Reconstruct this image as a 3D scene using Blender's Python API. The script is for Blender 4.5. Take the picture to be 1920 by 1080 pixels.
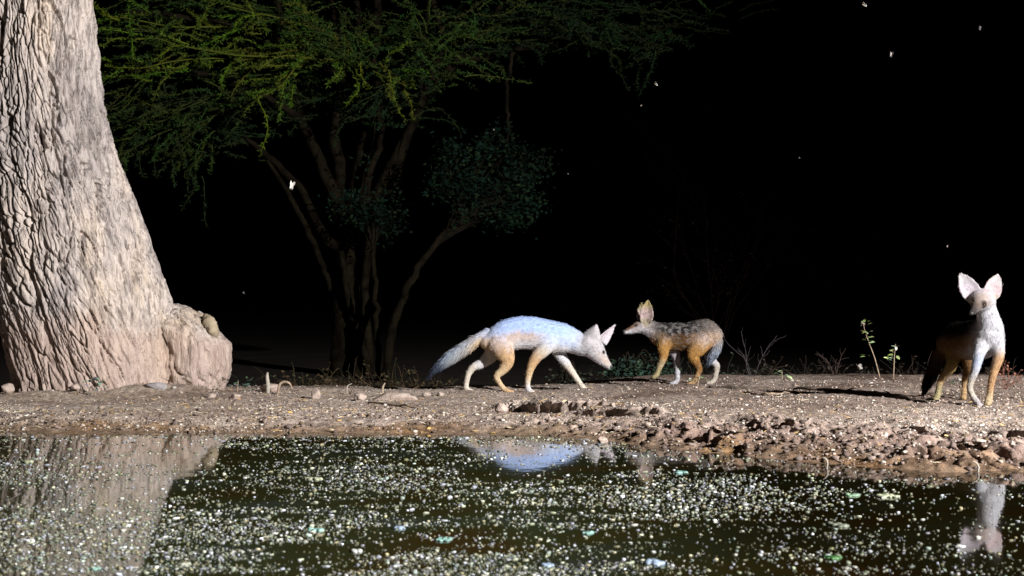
import bpy, math, random
import numpy as np
from mathutils import Vector, Matrix

random.seed(7)
rng = np.random.default_rng(11)
scene = bpy.context.scene
for o in list(bpy.data.objects):
    bpy.data.objects.remove(o, do_unlink=True)
COL = scene.collection

# ------------------------------------------------------------------ camera
F = 3000.0            # focal length in pixels of the 1920 px wide photograph
CAM_H = 0.5
HORIZON = 560.0
cam_d = bpy.data.cameras.new('camera')
cam = bpy.data.objects.new('camera', cam_d)
COL.objects.link(cam)
cam_d.sensor_width = 36.0
cam_d.lens = 36.0 * F / 1920.0
cam.location = (0, 0, CAM_H)
cam.rotation_euler = (math.pi / 2 + math.atan((HORIZON - 540.0) / F), 0, 0)
cam_d.clip_start = 0.05
cam_d.clip_end = 600.0
cam_d.dof.use_dof = True
cam_d.dof.focus_distance = 7.8
cam_d.dof.aperture_fstop = 9.0
scene.camera = cam

# ------------------------------------------------------------------ night sky
world = bpy.data.worlds.new('World')
scene.world = world
world.use_nodes = True
wn = world.node_tree.nodes
bg = wn.get('Background') or wn.new('ShaderNodeBackground')
sky = wn.new('ShaderNodeTexSky')
sky.sky_type = 'NISHITA'
sky.sun_disc = False
sky.sun_elevation = math.radians(-6.0)
sky.sun_rotation = math.radians(120.0)
world.node_tree.links.new(sky.outputs[0], bg.inputs[0])
bg.inputs[1].default_value = 0.012

# ------------------------------------------------------------------ waterhole floodlight (the only light at night)
LAMP = Vector((6.6, 0.2, 3.7))
spot_d = bpy.data.lights.new('floodlight', 'SPOT')
spot_d.energy = 13200.0
spot_d.color = (1.0, 0.965, 0.95)
spot_d.spot_size = math.radians(84)
spot_d.spot_blend = 0.75
spot_d.shadow_soft_size = 0.07
spot = bpy.data.objects.new('floodlight', spot_d)
COL.objects.link(spot)
spot.location = LAMP
aim = Vector((-1.9, 8.6, 0.9))
spot.rotation_euler = (aim - LAMP).to_track_quat('-Z', 'Y').to_euler()

scene.view_settings.view_transform = 'Standard'
scene.view_settings.look = 'None'
scene.view_settings.exposure = 0.0
scene.view_settings.gamma = 1.0
scene.view_settings.use_curve_mapping = False
scene.render.engine = 'CYCLES'

# ------------------------------------------------------------------ small helpers
def W(px, py, d):
    """pixel of the photograph + distance -> point in the world"""
    return Vector(((px - 960.0) / F * d, d, CAM_H - (py - HORIZON) / F * d))

_perm = np.random.default_rng(3).permutation(512)
_perm = np.concatenate([_perm, _perm, _perm])
_g = np.random.default_rng(5).normal(size=(512, 3))
_g /= np.linalg.norm(_g, axis=1)[:, None]

def perlin(x, y, z):
    x = np.asarray(x, float); y = np.asarray(y, float); z = np.asarray(z, float)
    x, y, z = np.broadcast_arrays(x, y, z)
    xi = np.floor(x).astype(int); yi = np.floor(y).astype(int); zi = np.floor(z).astype(int)
    fx, fy, fz = x - xi, y - yi, z - zi
    u = fx * fx * fx * (fx * (fx * 6 - 15) + 10)
    v = fy * fy * fy * (fy * (fy * 6 - 15) + 10)
    w = fz * fz * fz * (fz * (fz * 6 - 15) + 10)
    def gr(i, j, k):
        h = _perm[_perm[_perm[(xi + i) & 511] + ((yi + j) & 511)] + ((zi + k) & 511)] & 511
        g = _g[h]
        return g[..., 0] * (fx - i) + g[..., 1] * (fy - j) + g[..., 2] * (fz - k)
    x00 = gr(0, 0, 0) * (1 - u) + gr(1, 0, 0) * u
    x10 = gr(0, 1, 0) * (1 - u) + gr(1, 1, 0) * u
    x01 = gr(0, 0, 1) * (1 - u) + gr(1, 0, 1) * u
    x11 = gr(0, 1, 1) * (1 - u) + gr(1, 1, 1) * u
    return ((x00 * (1 - v) + x10 * v) * (1 - w) + (x01 * (1 - v) + x11 * v) * w) * 1.5

def fbm(x, y, z, oct=4, gain=0.5):
    s = 0.0; a = 1.0; f = 1.0
    for _ in range(oct):
        s = s + a * perlin(x * f, y * f, z * f)
        a *= gain; f *= 2.03
    return s

def sstep(a, b, x):
    t = np.clip((np.asarray(x, float) - a) / (b - a), 0, 1)
    return t * t * (3 - 2 * t)

def mesh_np(name, verts, faces):
    """faces: (n,3) or (n,4) int array, or list of such arrays"""
    if not isinstance(faces, list):
        faces = [faces]
    me = bpy.data.meshes.new(name)
    verts = np.asarray(verts, np.float32)
    me.vertices.add(len(verts))
    me.vertices.foreach_set('co', verts.ravel())
    nl = sum(f.size for f in faces); npol = sum(len(f) for f in faces)
    me.loops.add(nl)
    me.loops.foreach_set('vertex_index', np.concatenate([f.ravel() for f in faces]).astype(np.int32))
    me.polygons.add(npol)
    tot = np.concatenate([np.full(len(f), f.shape[1]) for f in faces]).astype(np.int32)
    st = np.concatenate([[0], np.cumsum(tot)[:-1]]).astype(np.int32)
    me.polygons.foreach_set('loop_start', st)
    me.polygons.foreach_set('loop_total', tot)
    me.update(calc_edges=True)
    me.validate()
    return me

def smooth(me):
    me.polygons.foreach_set('use_smooth', np.ones(len(me.polygons), bool))

def set_col(me, cols, name='tint'):
    a = me.color_attributes.new(name, 'FLOAT_COLOR', 'POINT')
    c = np.ones((len(me.vertices), 4), np.float32)
    c[:, :3] = cols
    a.data.foreach_set('color', c.ravel())

def link(name, me, mat=None, parent=None, loc=None, label=None, cat=None, group=None, kind=None):
    o = bpy.data.objects.new(name, me)
    COL.objects.link(o)
    if mat is not None and me is not None and not me.materials:
        me.materials.append(mat)
    if parent is not None:
        o.parent = parent
    if loc is not None:
        o.location = loc
    if label: o['label'] = label
    if cat: o['category'] = cat
    if group: o['group'] = group
    if kind: o['kind'] = kind
    return o

class MB:
    """collects pieces into one mesh"""
    def __init__(s):
        s.v = []; s.q = []; s.t = []; s.c = []; s.n = 0
    def add(s, v, quads=None, tris=None, col=None):
        v = np.asarray(v, float)
        if quads is not None and len(quads): s.q.append(np.asarray(quads, int) + s.n)
        if tris is not None and len(tris): s.t.append(np.asarray(tris, int) + s.n)
        s.v.append(v)
        if col is not None:
            c = np.asarray(col, float)
            s.c.append(np.tile(c, (len(v), 1)) if c.ndim == 1 else c)
        s.n += len(v)
    def tube(s, pts, rad, n=6, col=None, wob=0.0):
        P = np.asarray([tuple(p) for p in pts], float); R = np.asarray(rad, float)
        T = np.gradient(P, axis=0); T /= np.linalg.norm(T, axis=1)[:, None] + 1e-9
        ref = np.array([0.31, 0.87, 0.2]); ref /= np.linalg.norm(ref)
        A = np.cross(T, ref); A /= np.linalg.norm(A, axis=1)[:, None] + 1e-9
        B = np.cross(T, A)
        th = np.arange(n) * 2 * math.pi / n
        ring = (A[:, None, :] * np.cos(th)[None, :, None] + B[:, None, :] * np.sin(th)[None, :, None])
        rr = R[:, None, None] * (1 + wob * rng.normal(size=(len(P), n, 1)))
        v = (P[:, None, :] + ring * rr).reshape(-1, 3)
        m = len(P)
        i = np.arange(m - 1)[:, None] * n; j = np.arange(n)[None, :]; k = (j + 1) % n
        q = np.stack([i + j, i + k, i + n + k, i + n + j], -1).reshape(-1, 4)
        v = np.vstack([v, P[0], P[-1]])
        a = np.arange(n); b = (a + 1) % n
        t = np.vstack([np.stack([np.full(n, m * n), b, a], -1),
                       np.stack([np.full(n, m * n + 1), (m - 1) * n + a, (m - 1) * n + b], -1)])
        s.add(v, q, t, col)
    def mesh(s, name, sm=False):
        f = []
        if s.q: f.append(np.vstack(s.q))
        if s.t: f.append(np.vstack(s.t))
        me = mesh_np(name, np.vstack(s.v), f)
        if s.c: set_col(me, np.vstack(s.c))
        if sm: smooth(me)
        return me

def catmull(pts, sub=6):
    P = np.asarray([tuple(p) for p in pts], float)
    P = np.vstack([2 * P[0] - P[1], P, 2 * P[-1] - P[-2]])
    out = []
    for i in range(1, len(P) - 2):
        for k in range(sub):
            t = k / sub
            a, b, c, d = P[i - 1], P[i], P[i + 1], P[i + 2]
            out.append(0.5 * ((2 * b) + (-a + c) * t + (2 * a - 5 * b + 4 * c - d) * t * t + (-a + 3 * b - 3 * c + d) * t ** 3))
    out.append(P[-2])
    return np.array(out)

# ------------------------------------------------------------------ materials
def new_mat(name):
    m = bpy.data.materials.new(name); m.use_nodes = True
    nt = m.node_tree
    b = nt.nodes['Principled BSDF']
    return m, nt, b

def noise_node(nt, scale, detail=4, rough=0.55, vec=None, dist=0.0):
    n = nt.nodes.new('ShaderNodeTexNoise')
    n.inputs['Scale'].default_value = scale; n.inputs['Detail'].default_value = detail
    n.inputs['Roughness'].default_value = rough; n.inputs['Distortion'].default_value = dist
    if vec: nt.links.new(vec, n.inputs['Vector'])
    return n

def ramp_node(nt, src, stops):
    r = nt.nodes.new('ShaderNodeValToRGB')
    e = r.color_ramp.elements
    while len(e) < len(stops): e.new(0.5)
    for k, (p, c) in enumerate(stops):
        e[k].position = p; e[k].color = (c[0], c[1], c[2], 1)
    nt.links.new(src, r.inputs[0])
    return r

def mixc(nt, fac, a, b, mode='MIX'):
    m = nt.nodes.new('ShaderNodeMix'); m.data_type = 'RGBA'; m.blend_type = mode
    for sock, val in ((m.inputs[0], fac), (m.inputs[6], a), (m.inputs[7], b)):
        if isinstance(val, (int, float)): sock.default_value = val
        elif isinstance(val, tuple): sock.default_value = (val[0], val[1], val[2], 1)
        else: nt.links.new(val, sock)
    return m.outputs[2]

def coords(nt):
    return nt.nodes.new('ShaderNodeTexCoord').outputs['Object']

def bump(nt, b, src, strength, dist):
    n = nt.nodes.new('ShaderNodeBump')
    n.inputs['Strength'].default_value = strength; n.inputs['Distance'].default_value = dist
    nt.links.new(src, n.inputs['Height']); nt.links.new(n.outputs[0], b.inputs['Normal'])
    return n

def simple_mat(name, c1, c2, scale=20, rough=0.85, bmp=0.0, bdist=0.01, spec=0.3):
    m, nt, b = new_mat(name)
    co = coords(nt)
    n = noise_node(nt, scale, 5, 0.6, co)
    r = ramp_node(nt, n.outputs[0], [(0.32, c1), (0.68, c2)])
    nt.links.new(r.outputs[0], b.inputs['Base Color'])
    b.inputs['Roughness'].default_value = rough
    b.inputs['Specular IOR Level'].default_value = spec
    if bmp:
        n2 = noise_node(nt, scale * 4, 4, 0.6, co)
        bump(nt, b, n2.outputs[0], bmp, bdist)
    return m

def attr_mat(name, rough=0.85, spec=0.2, trans=0.0, nscale=60, var=0.25):
    m, nt, b = new_mat(name)
    a = nt.nodes.new('ShaderNodeAttribute'); a.attribute_name = 'tint'
    n = noise_node(nt, nscale, 4, 0.6, coords(nt))
    r = ramp_node(nt, n.outputs[0], [(0.3, (1 - var,) * 3), (0.7, (1 + var,) * 3)])
    c = mixc(nt, 1.0, a.outputs['Color'], r.outputs[0], 'MULTIPLY')
    nt.links.new(c, b.inputs['Base Color'])
    b.inputs['Roughness'].default_value = rough
    b.inputs['Specular IOR Level'].default_value = spec
    return m

# soil
def make_soil():
    m, nt, b = new_mat('bank_soil')
    co = coords(nt)
    n1 = noise_node(nt, 1.6, 5, 0.6, co)
    r1 = ramp_node(nt, n1.outputs[0], [(0.30, (0.21, 0.155, 0.122)), (0.50, (0.37, 0.305, 0.272)), (0.70, (0.46, 0.40, 0.36))])
    n2 = noise_node(nt, 26, 6, 0.7, co)
    r2 = ramp_node(nt, n2.outputs[0], [(0.34, (0.42, 0.40, 0.38)), (0.52, (0.95, 0.95, 0.93)), (0.70, (1.28, 1.24, 1.16))])
    c = mixc(nt, 1.0, r1.outputs[0], r2.outputs[0], 'MULTIPLY')
    v = nt.nodes.new('ShaderNodeTexVoronoi'); v.inputs['Scale'].default_value = 70
    nt.links.new(co, v.inputs['Vector'])
    sp = ramp_node(nt, v.outputs['Color'], [(0.0, (0.55, 0.5, 0.46)), (0.5, (1, 1, 1)), (1.0, (1.35, 1.3, 1.22))])
    c = mixc(nt, 0.75, c, sp.outputs[0], 'MULTIPLY')
    a = nt.nodes.new('ShaderNodeAttribute'); a.attribute_name = 'tint'
    c = mixc(nt, 1.0, c, a.outputs['Color'], 'MULTIPLY')
    nt.links.new(c, b.inputs['Base Color'])
    b.inputs['Roughness'].default_value = 0.93
    b.inputs['Specular IOR Level'].default_value = 0.15
    n3 = noise_node(nt, 90, 5, 0.7, co)
    bump(nt, b, n3.outputs[0], 0.7, 0.012)
    return m

def make_water():
    m, nt, b = new_mat('pond_water')
    co = coords(nt)
    n = noise_node(nt, 2.6, 5, 0.6, co)
    r = ramp_node(nt, n.outputs[0], [(0.34, (0.026, 0.016, 0.004)), (0.46, (0.021, 0.021, 0.0065)), (0.58, (0.022, 0.027, 0.012)), (0.68, (0.030, 0.033, 0.028))])
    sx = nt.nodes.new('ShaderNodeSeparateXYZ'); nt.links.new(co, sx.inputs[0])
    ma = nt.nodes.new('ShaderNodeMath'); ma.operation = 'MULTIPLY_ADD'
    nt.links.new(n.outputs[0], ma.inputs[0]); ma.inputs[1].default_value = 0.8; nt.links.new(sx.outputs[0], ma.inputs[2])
    rc = ramp_node(nt, ma.outputs[0], [(0.45, (1, 1, 1)), (1.0, (0.28, 0.22, 0.18))])   # base colour darkened and browned towards the right, offsetting the lamp's nearness
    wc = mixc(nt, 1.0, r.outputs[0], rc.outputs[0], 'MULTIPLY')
    nt.links.new(wc, b.inputs['Base Color'])
    b.inputs['Roughness'].default_value = 0.035
    b.inputs['IOR'].default_value = 1.33
    mp = nt.nodes.new('ShaderNodeMapping'); mp.inputs['Scale'].default_value = (1.0, 0.55, 1.0)
    nt.links.new(co, mp.inputs['Vector'])
    w = noise_node(nt, 5.0, 3, 0.5, mp.outputs[0])
    bump(nt, b, w.outputs[0], 0.07, 0.012)
    return m

def make_bark():
    m, nt, b = new_mat('pale_bark')
    co = coords(nt)
    mp = nt.nodes.new('ShaderNodeMapping'); mp.inputs['Scale'].default_value = (1, 1, 0.3)
    nt.links.new(co, mp.inputs['Vector'])
    n1 = noise_node(nt, 3.2, 5, 0.6, mp.outputs[0])
    r1 = ramp_node(nt, n1.outputs[0], [(0.28, (0.225, 0.20, 0.185)), (0.42, (0.375, 0.335, 0.315)), (0.56, (0.475, 0.415, 0.37)), (0.72, (0.46, 0.375, 0.285))])
    n2 = noise_node(nt, 22, 6, 0.7, mp.outputs[0])
    r2 = ramp_node(nt, n2.outputs[0], [(0.34, (0.50, 0.49, 0.50)), (0.52, (1, 1, 1)), (0.70, (1.25, 1.23, 1.2))])
    c = mixc(nt, 1.0, r1.outputs[0], r2.outputs[0], 'MULTIPLY')
    mp2 = nt.nodes.new('ShaderNodeMapping'); mp2.inputs['Scale'].default_value = (1, 1, 0.10); mp2.inputs['Rotation'].default_value = (0, math.radians(-14), 0)
    nt.links.new(co, mp2.inputs['Vector'])
    n5 = noise_node(nt, 34, 5, 0.65, mp2.outputs[0], 0.6)
    r5 = ramp_node(nt, n5.outputs[0], [(0.36, (0.42, 0.39, 0.37)), (0.47, (1, 1, 1)), (0.68, (1.12, 1.11, 1.1))])
    c = mixc(nt, 0.88, c, r5.outputs[0], 'MULTIPLY')
    # reddish soil splashed on the foot of the trunk
    s = nt.nodes.new('ShaderNodeSeparateXYZ'); nt.links.new(co, s.inputs[0])
    n3 = noise_node(nt, 4, 4, 0.6, co)
    ad = nt.nodes.new('ShaderNodeMath'); ad.operation = 'MULTIPLY_ADD'
    nt.links.new(n3.outputs[0], ad.inputs[0]); ad.inputs[1].default_value = -0.55
    nt.links.new(s.outputs[2], ad.inputs[2])
    fr = ramp_node(nt, ad.outputs[0], [(0.0, (0.55,) * 3), (0.16, (0, 0, 0))])
    c = mixc(nt, fr.outputs[0], c, (0.40, 0.29, 0.235))
    nt.links.new(c, b.inputs['Base Color'])
    b.inputs['Roughness'].default_value = 0.9
    b.inputs['Specular IOR Level'].default_value = 0.2
    n4 = noise_node(nt, 60, 5, 0.7, mp.outputs[0])
    n6 = nt.nodes.new('ShaderNodeMath'); n6.operation = 'ADD'
    nt.links.new(n4.outputs[0], n6.inputs[0]); nt.links.new(n5.outputs[0], n6.inputs[1])
    bump(nt, b, n6.outputs[0], 0.9, 0.016)
    return m

M_soil = make_soil()
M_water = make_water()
M_bark = make_bark()
M_tint = attr_mat('leaf_tint', 0.8, 0.06, nscale=30, var=0.35)
M_pebble = attr_mat('pebble_tint', 0.9, 0.2, nscale=80, var=0.25)
M_fur = attr_mat('jackal_fur', 0.95, 0.0, nscale=60, var=0.14)
M_fleck = attr_mat('floating_fleck', 0.5, 0.4, nscale=200, var=0.2)
M_stone = simple_mat('pinkish_stone', (0.24, 0.18, 0.15), (0.40, 0.33, 0.28), 25, 0.9, 0.6, 0.008)
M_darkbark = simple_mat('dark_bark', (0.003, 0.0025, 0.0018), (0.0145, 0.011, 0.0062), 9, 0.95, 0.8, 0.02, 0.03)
M_twig = simple_mat('dry_twig', (0.14, 0.10, 0.07), (0.36, 0.28, 0.2), 40, 0.9, 0.4, 0.003)
M_palestick = simple_mat('bleached_stick', (0.22, 0.2, 0.165), (0.36, 0.33, 0.28), 60, 0.85, 0.4, 0.003)
M_blackstick = simple_mat('charred_stick', (0.03, 0.022, 0.018), (0.09, 0.07, 0.05), 30, 0.9, 0.5, 0.004)
M_wound = simple_mat('weathered_wood', (0.24, 0.19, 0.13), (0.36, 0.30, 0.21), 22, 0.8, 0.5, 0.006)
M_eye = simple_mat('dark_eye', (0.02, 0.012, 0.008), (0.035, 0.02, 0.012), 20, 0.08, 0, 0.01, 0.6)
M_nose = simple_mat('black_nose', (0.012, 0.012, 0.013), (0.03, 0.03, 0.032), 60, 0.45, 0.3, 0.002, 0.5)
M_wing = simple_mat('moth_wing', (0.42, 0.40, 0.37), (0.6, 0.58, 0.55), 120, 0.7)
M_mothbody = simple_mat('moth_body', (0.4, 0.34, 0.26), (0.6, 0.54, 0.44), 120, 0.8)

# ------------------------------------------------------------------ ground
SX = [-60, -1.95, -0.9, -0.3, 0.0, 0.35, 0.48, 0.66, 0.90, 1.20, 1.6, 3.5, 60]
SY = [6.3, 5.97, 5.90, 5.90, 5.92, 5.64, 5.38, 5.17, 4.88, 4.64, 4.58, 4.3, 3.6]
def shore(x):
    return np.interp(x, SX, SY) + 0.035 * perlin(x * 2.3, 0.5, 0.2) + 0.02 * perlin(x * 7.1, 1.5, 0.2)

def base_h(x, y):
    x = np.asarray(x, float); y = np.asarray(y, float)
    s = y - shore(x)
    right = sstep(0.0, 0.9, x)
    near = 0.034 + 0.016 * right
    far = 0.004 + 0.043 * right
    plat = near + (far - near) * sstep(6.1, 7.9, y)
    z = plat * sstep(-0.02, 0.30, s)
    z = np.where(s < 0.0, -0.28 * sstep(0, 1.4, -s), z)
    crest = 9.0 + 0.45 * right + 0.12 * perlin(x * 0.9, 3.3, 0.7)
    z = z - 0.32 * sstep(0, 2.2, y - crest)
    return z

def build_ground():
    xs = np.concatenate([-np.geomspace(150, 3.4, 34)[:-1], np.linspace(-3.3, 3.3, 760), np.geomspace(3.4, 150, 34)[1:]])
    yd = [4.35]
    while yd[-1] < 9.9:
        yd.append(yd[-1] + 0.0115 * (yd[-1] / 6.0) ** 1.2)
    ys = np.concatenate([-np.geomspace(60, 0.5, 8), np.linspace(0.2, 4.3, 22), np.array(yd), np.geomspace(10.0, 260, 60)])
    X, Y = np.meshgrid(xs, ys)
    Z = base_h(X, Y)
    sh = Y - shore(X)
    dense = sstep(-3.4, -3.1, X) * (1 - sstep(3.1, 3.4, X)) * sstep(-0.05, 0.05, sh) * (1 - sstep(10, 12, Y))
    right = sstep(-0.1, 0.8, X)
    # big soft lumps
    Z += dense * 0.012 * fbm(X * 1.7, Y * 1.7, 0.3, 3)
    # clods and hoof-trodden mud: strongest close to the waterline, on the right-hand shore
    trod = np.exp(-((sh - 0.22) / 0.20) ** 2) * (0.35 + 0.65 * right) + 0.75 * right * np.exp(-((sh - 0.75) / 0.45) ** 2)
    tn = np.clip(fbm(X * 1.1, Y * 1.6, 9.1, 2) * 1.2 + 0.55, 0.1, 1.2)
    trod = trod * tn
    c1 = fbm(X * 14, Y * 14, 4.4, 3)
    Z += dense * trod * (0.042 * c1 - 0.028 * np.clip(fbm(X * 8, Y * 7, 6.1, 2) - 0.12, 0, 1) * 2.4)
    Z += dense * 0.0055 * fbm(X * 26, Y * 26, 2.2, 3)
    # eroded ledge with an undercut, in front of the walking jackal
    Z += 0.045 * np.exp(-((X + 1.78) / 0.24) ** 4 - ((Y - 8.22) / 0.13) ** 2) + 0.02 * np.exp(-((X + 2.2) / 0.5) ** 4 - ((Y - 8.2) / 0.15) ** 2)
    Xd = np.zeros_like(X); Yd = np.zeros_like(X)
    for (cx, half, yl, st, ov) in ((0.17, 0.19, 6.66, 0.046, 0.16), (0.43, 0.17, 6.42, 0.040, 0.15), (-0.02, 0.08, 6.88, 0.02, 0.07),
                                   (0.93, 0.13, 5.62, 0.03, 0.09), (1.35, 0.12, 5.42, 0.025, 0.09), (0.63, 0.12, 5.72, 0.025, 0.08), (1.75, 0.15, 5.3, 0.024, 0.08),
                                   (2.1, 0.2, 5.15, 0.022, 0.07)):
        a = np.exp(-(np.abs(X - cx) / half) ** 4)
        line = yl + 0.09 * perlin(X * 6, 7.7, yl) + 0.045 * perlin(X * 21, 3.7, yl) + 0.022 * perlin(X * 55, Y * 30, yl)
        a = a * (np.clip(0.75 + 1.1 * perlin(X * 9, 2.2, yl * 3), 0, 1.3) if yl < 6.4 else np.clip(0.95 + .4 * perlin(X * 9, 2.2, yl * 3), 0, 1.3))
        t = Y - line
        Z += a * st * (sstep(-0.01, 0.03, t) * (1 - sstep(0.10, 0.7, t)) - 0.9 * np.exp(-((t + 0.045) / 0.05) ** 2))
        Yd -= a * ov * np.exp(-((t - 0.035) / 0.03) ** 2)
    amp = dense * (0.005 + 0.034 * np.clip(trod, 0, 1))
    Xd += amp * fbm(X * 17, Y * 17, 12.5, 2)
    Yd += amp * fbm(X * 17, Y * 17, 22.5, 2) * 1.4
    V = np.stack([X + Xd, Y + Yd, Z], -1).reshape(-1, 3)
    ny, nx = X.shape
    i = np.arange(ny - 1)[:, None] * nx; j = np.arange(nx - 1)[None, :]
    q = np.stack([i + j, i + j + 1, i + nx + j + 1, i + nx + j], -1).reshape(-1, 4)
    me = mesh_np('ground', V, q)
    smooth(me)
    # soil colours: wet mud, pale sand, brown litter beyond the crest darkened to look unlit
    wet = 1 - sstep(0.06, 0.30, sh + 0.10 * fbm(X * 5, Y * 5, 1.1, 3))
    mud = np.clip(trod * 1.1, 0, 0.95) * right
    col = np.ones(X.shape + (3,))
    def blend(f, c):
        f = f[..., None]
        col[:] = col * (1 - f) + np.array(c) * f
    blend(0.55 * sstep(-0.1, 0.5, fbm(X * 0.9, Y * 2.1, 5.5, 3)) * (1 - right), (1.12, 1.10, 0.98))
    blend(0.85 * right * sstep(6.1, 6.8, Y) * (0.6 + 0.4 * sstep(-.3, .3, fbm(X * 2, Y * 2, 8.8, 2))), (0.46, 0.41, 0.385))
    blend(mud, (0.36, 0.315, 0.31))
    blend(wet * 0.8, (0.42, 0.32, 0.20))
    blend(0.6 * right * sstep(.1, .25, sh) * (1 - sstep(.62, .95, sh + 0.12 * fbm(X * 4, Y * 4, 31.0, 2))), (0.66, 0.575, 0.56))
    ochre = wet * sstep(0.0, 0.35, fbm(X * 3.1, Y * 3.1, 15.5, 2))
    blend(ochre * 0.5, (0.75, 0.52, 0.24))
    blend(sstep(8.7, 9.6, Y - 0.45 * right) * 0.93, (0.020, 0.016, 0.011))  # near-black tint paints the unlit ground behind the crest
    blend((sh < -0.03).astype(float), (0.25, 0.2, 0.12))
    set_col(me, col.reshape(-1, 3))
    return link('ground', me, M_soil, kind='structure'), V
ground, GV = build_ground()

# ------------------------------------------------------------------ pond
wv = [(-60, -40, 0), (60, -40, 0), (60, 6.6, 0), (-60, 6.6, 0)]
wx = np.linspace(-60, 60, 25); wy = np.linspace(-40, 6.7, 12)
WX, WY = np.meshgrid(wx, wy)
n_ = len(wx)
ii = np.arange(len(wy) - 1)[:, None] * n_; jj = np.arange(n_ - 1)[None, :]
wq = np.stack([ii + jj, ii + jj + 1, ii + n_ + jj + 1, ii + n_ + jj], -1).reshape(-1, 4)
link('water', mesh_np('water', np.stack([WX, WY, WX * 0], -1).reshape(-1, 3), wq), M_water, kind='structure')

from mathutils.bvhtree import BVHTree
_bvh = BVHTree.FromPolygons([tuple(v) for v in GV], [tuple(p.vertices) for p in ground.data.polygons])
def gz(x, y):
    h = _bvh.ray_cast(Vector((x, y, 3)), Vector((0, 0, -1)))
    return h[0].z if h[0] else float(base_h(x, y))
def on_ground(px, py):
    """world point of the ground seen at that pixel of the photograph"""
    o = Vector((0, 0, CAM_H)); d = (W(px, py, 1.0) - o).normalized()
    h = _bvh.ray_cast(o, d)
    return h[0]

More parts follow.
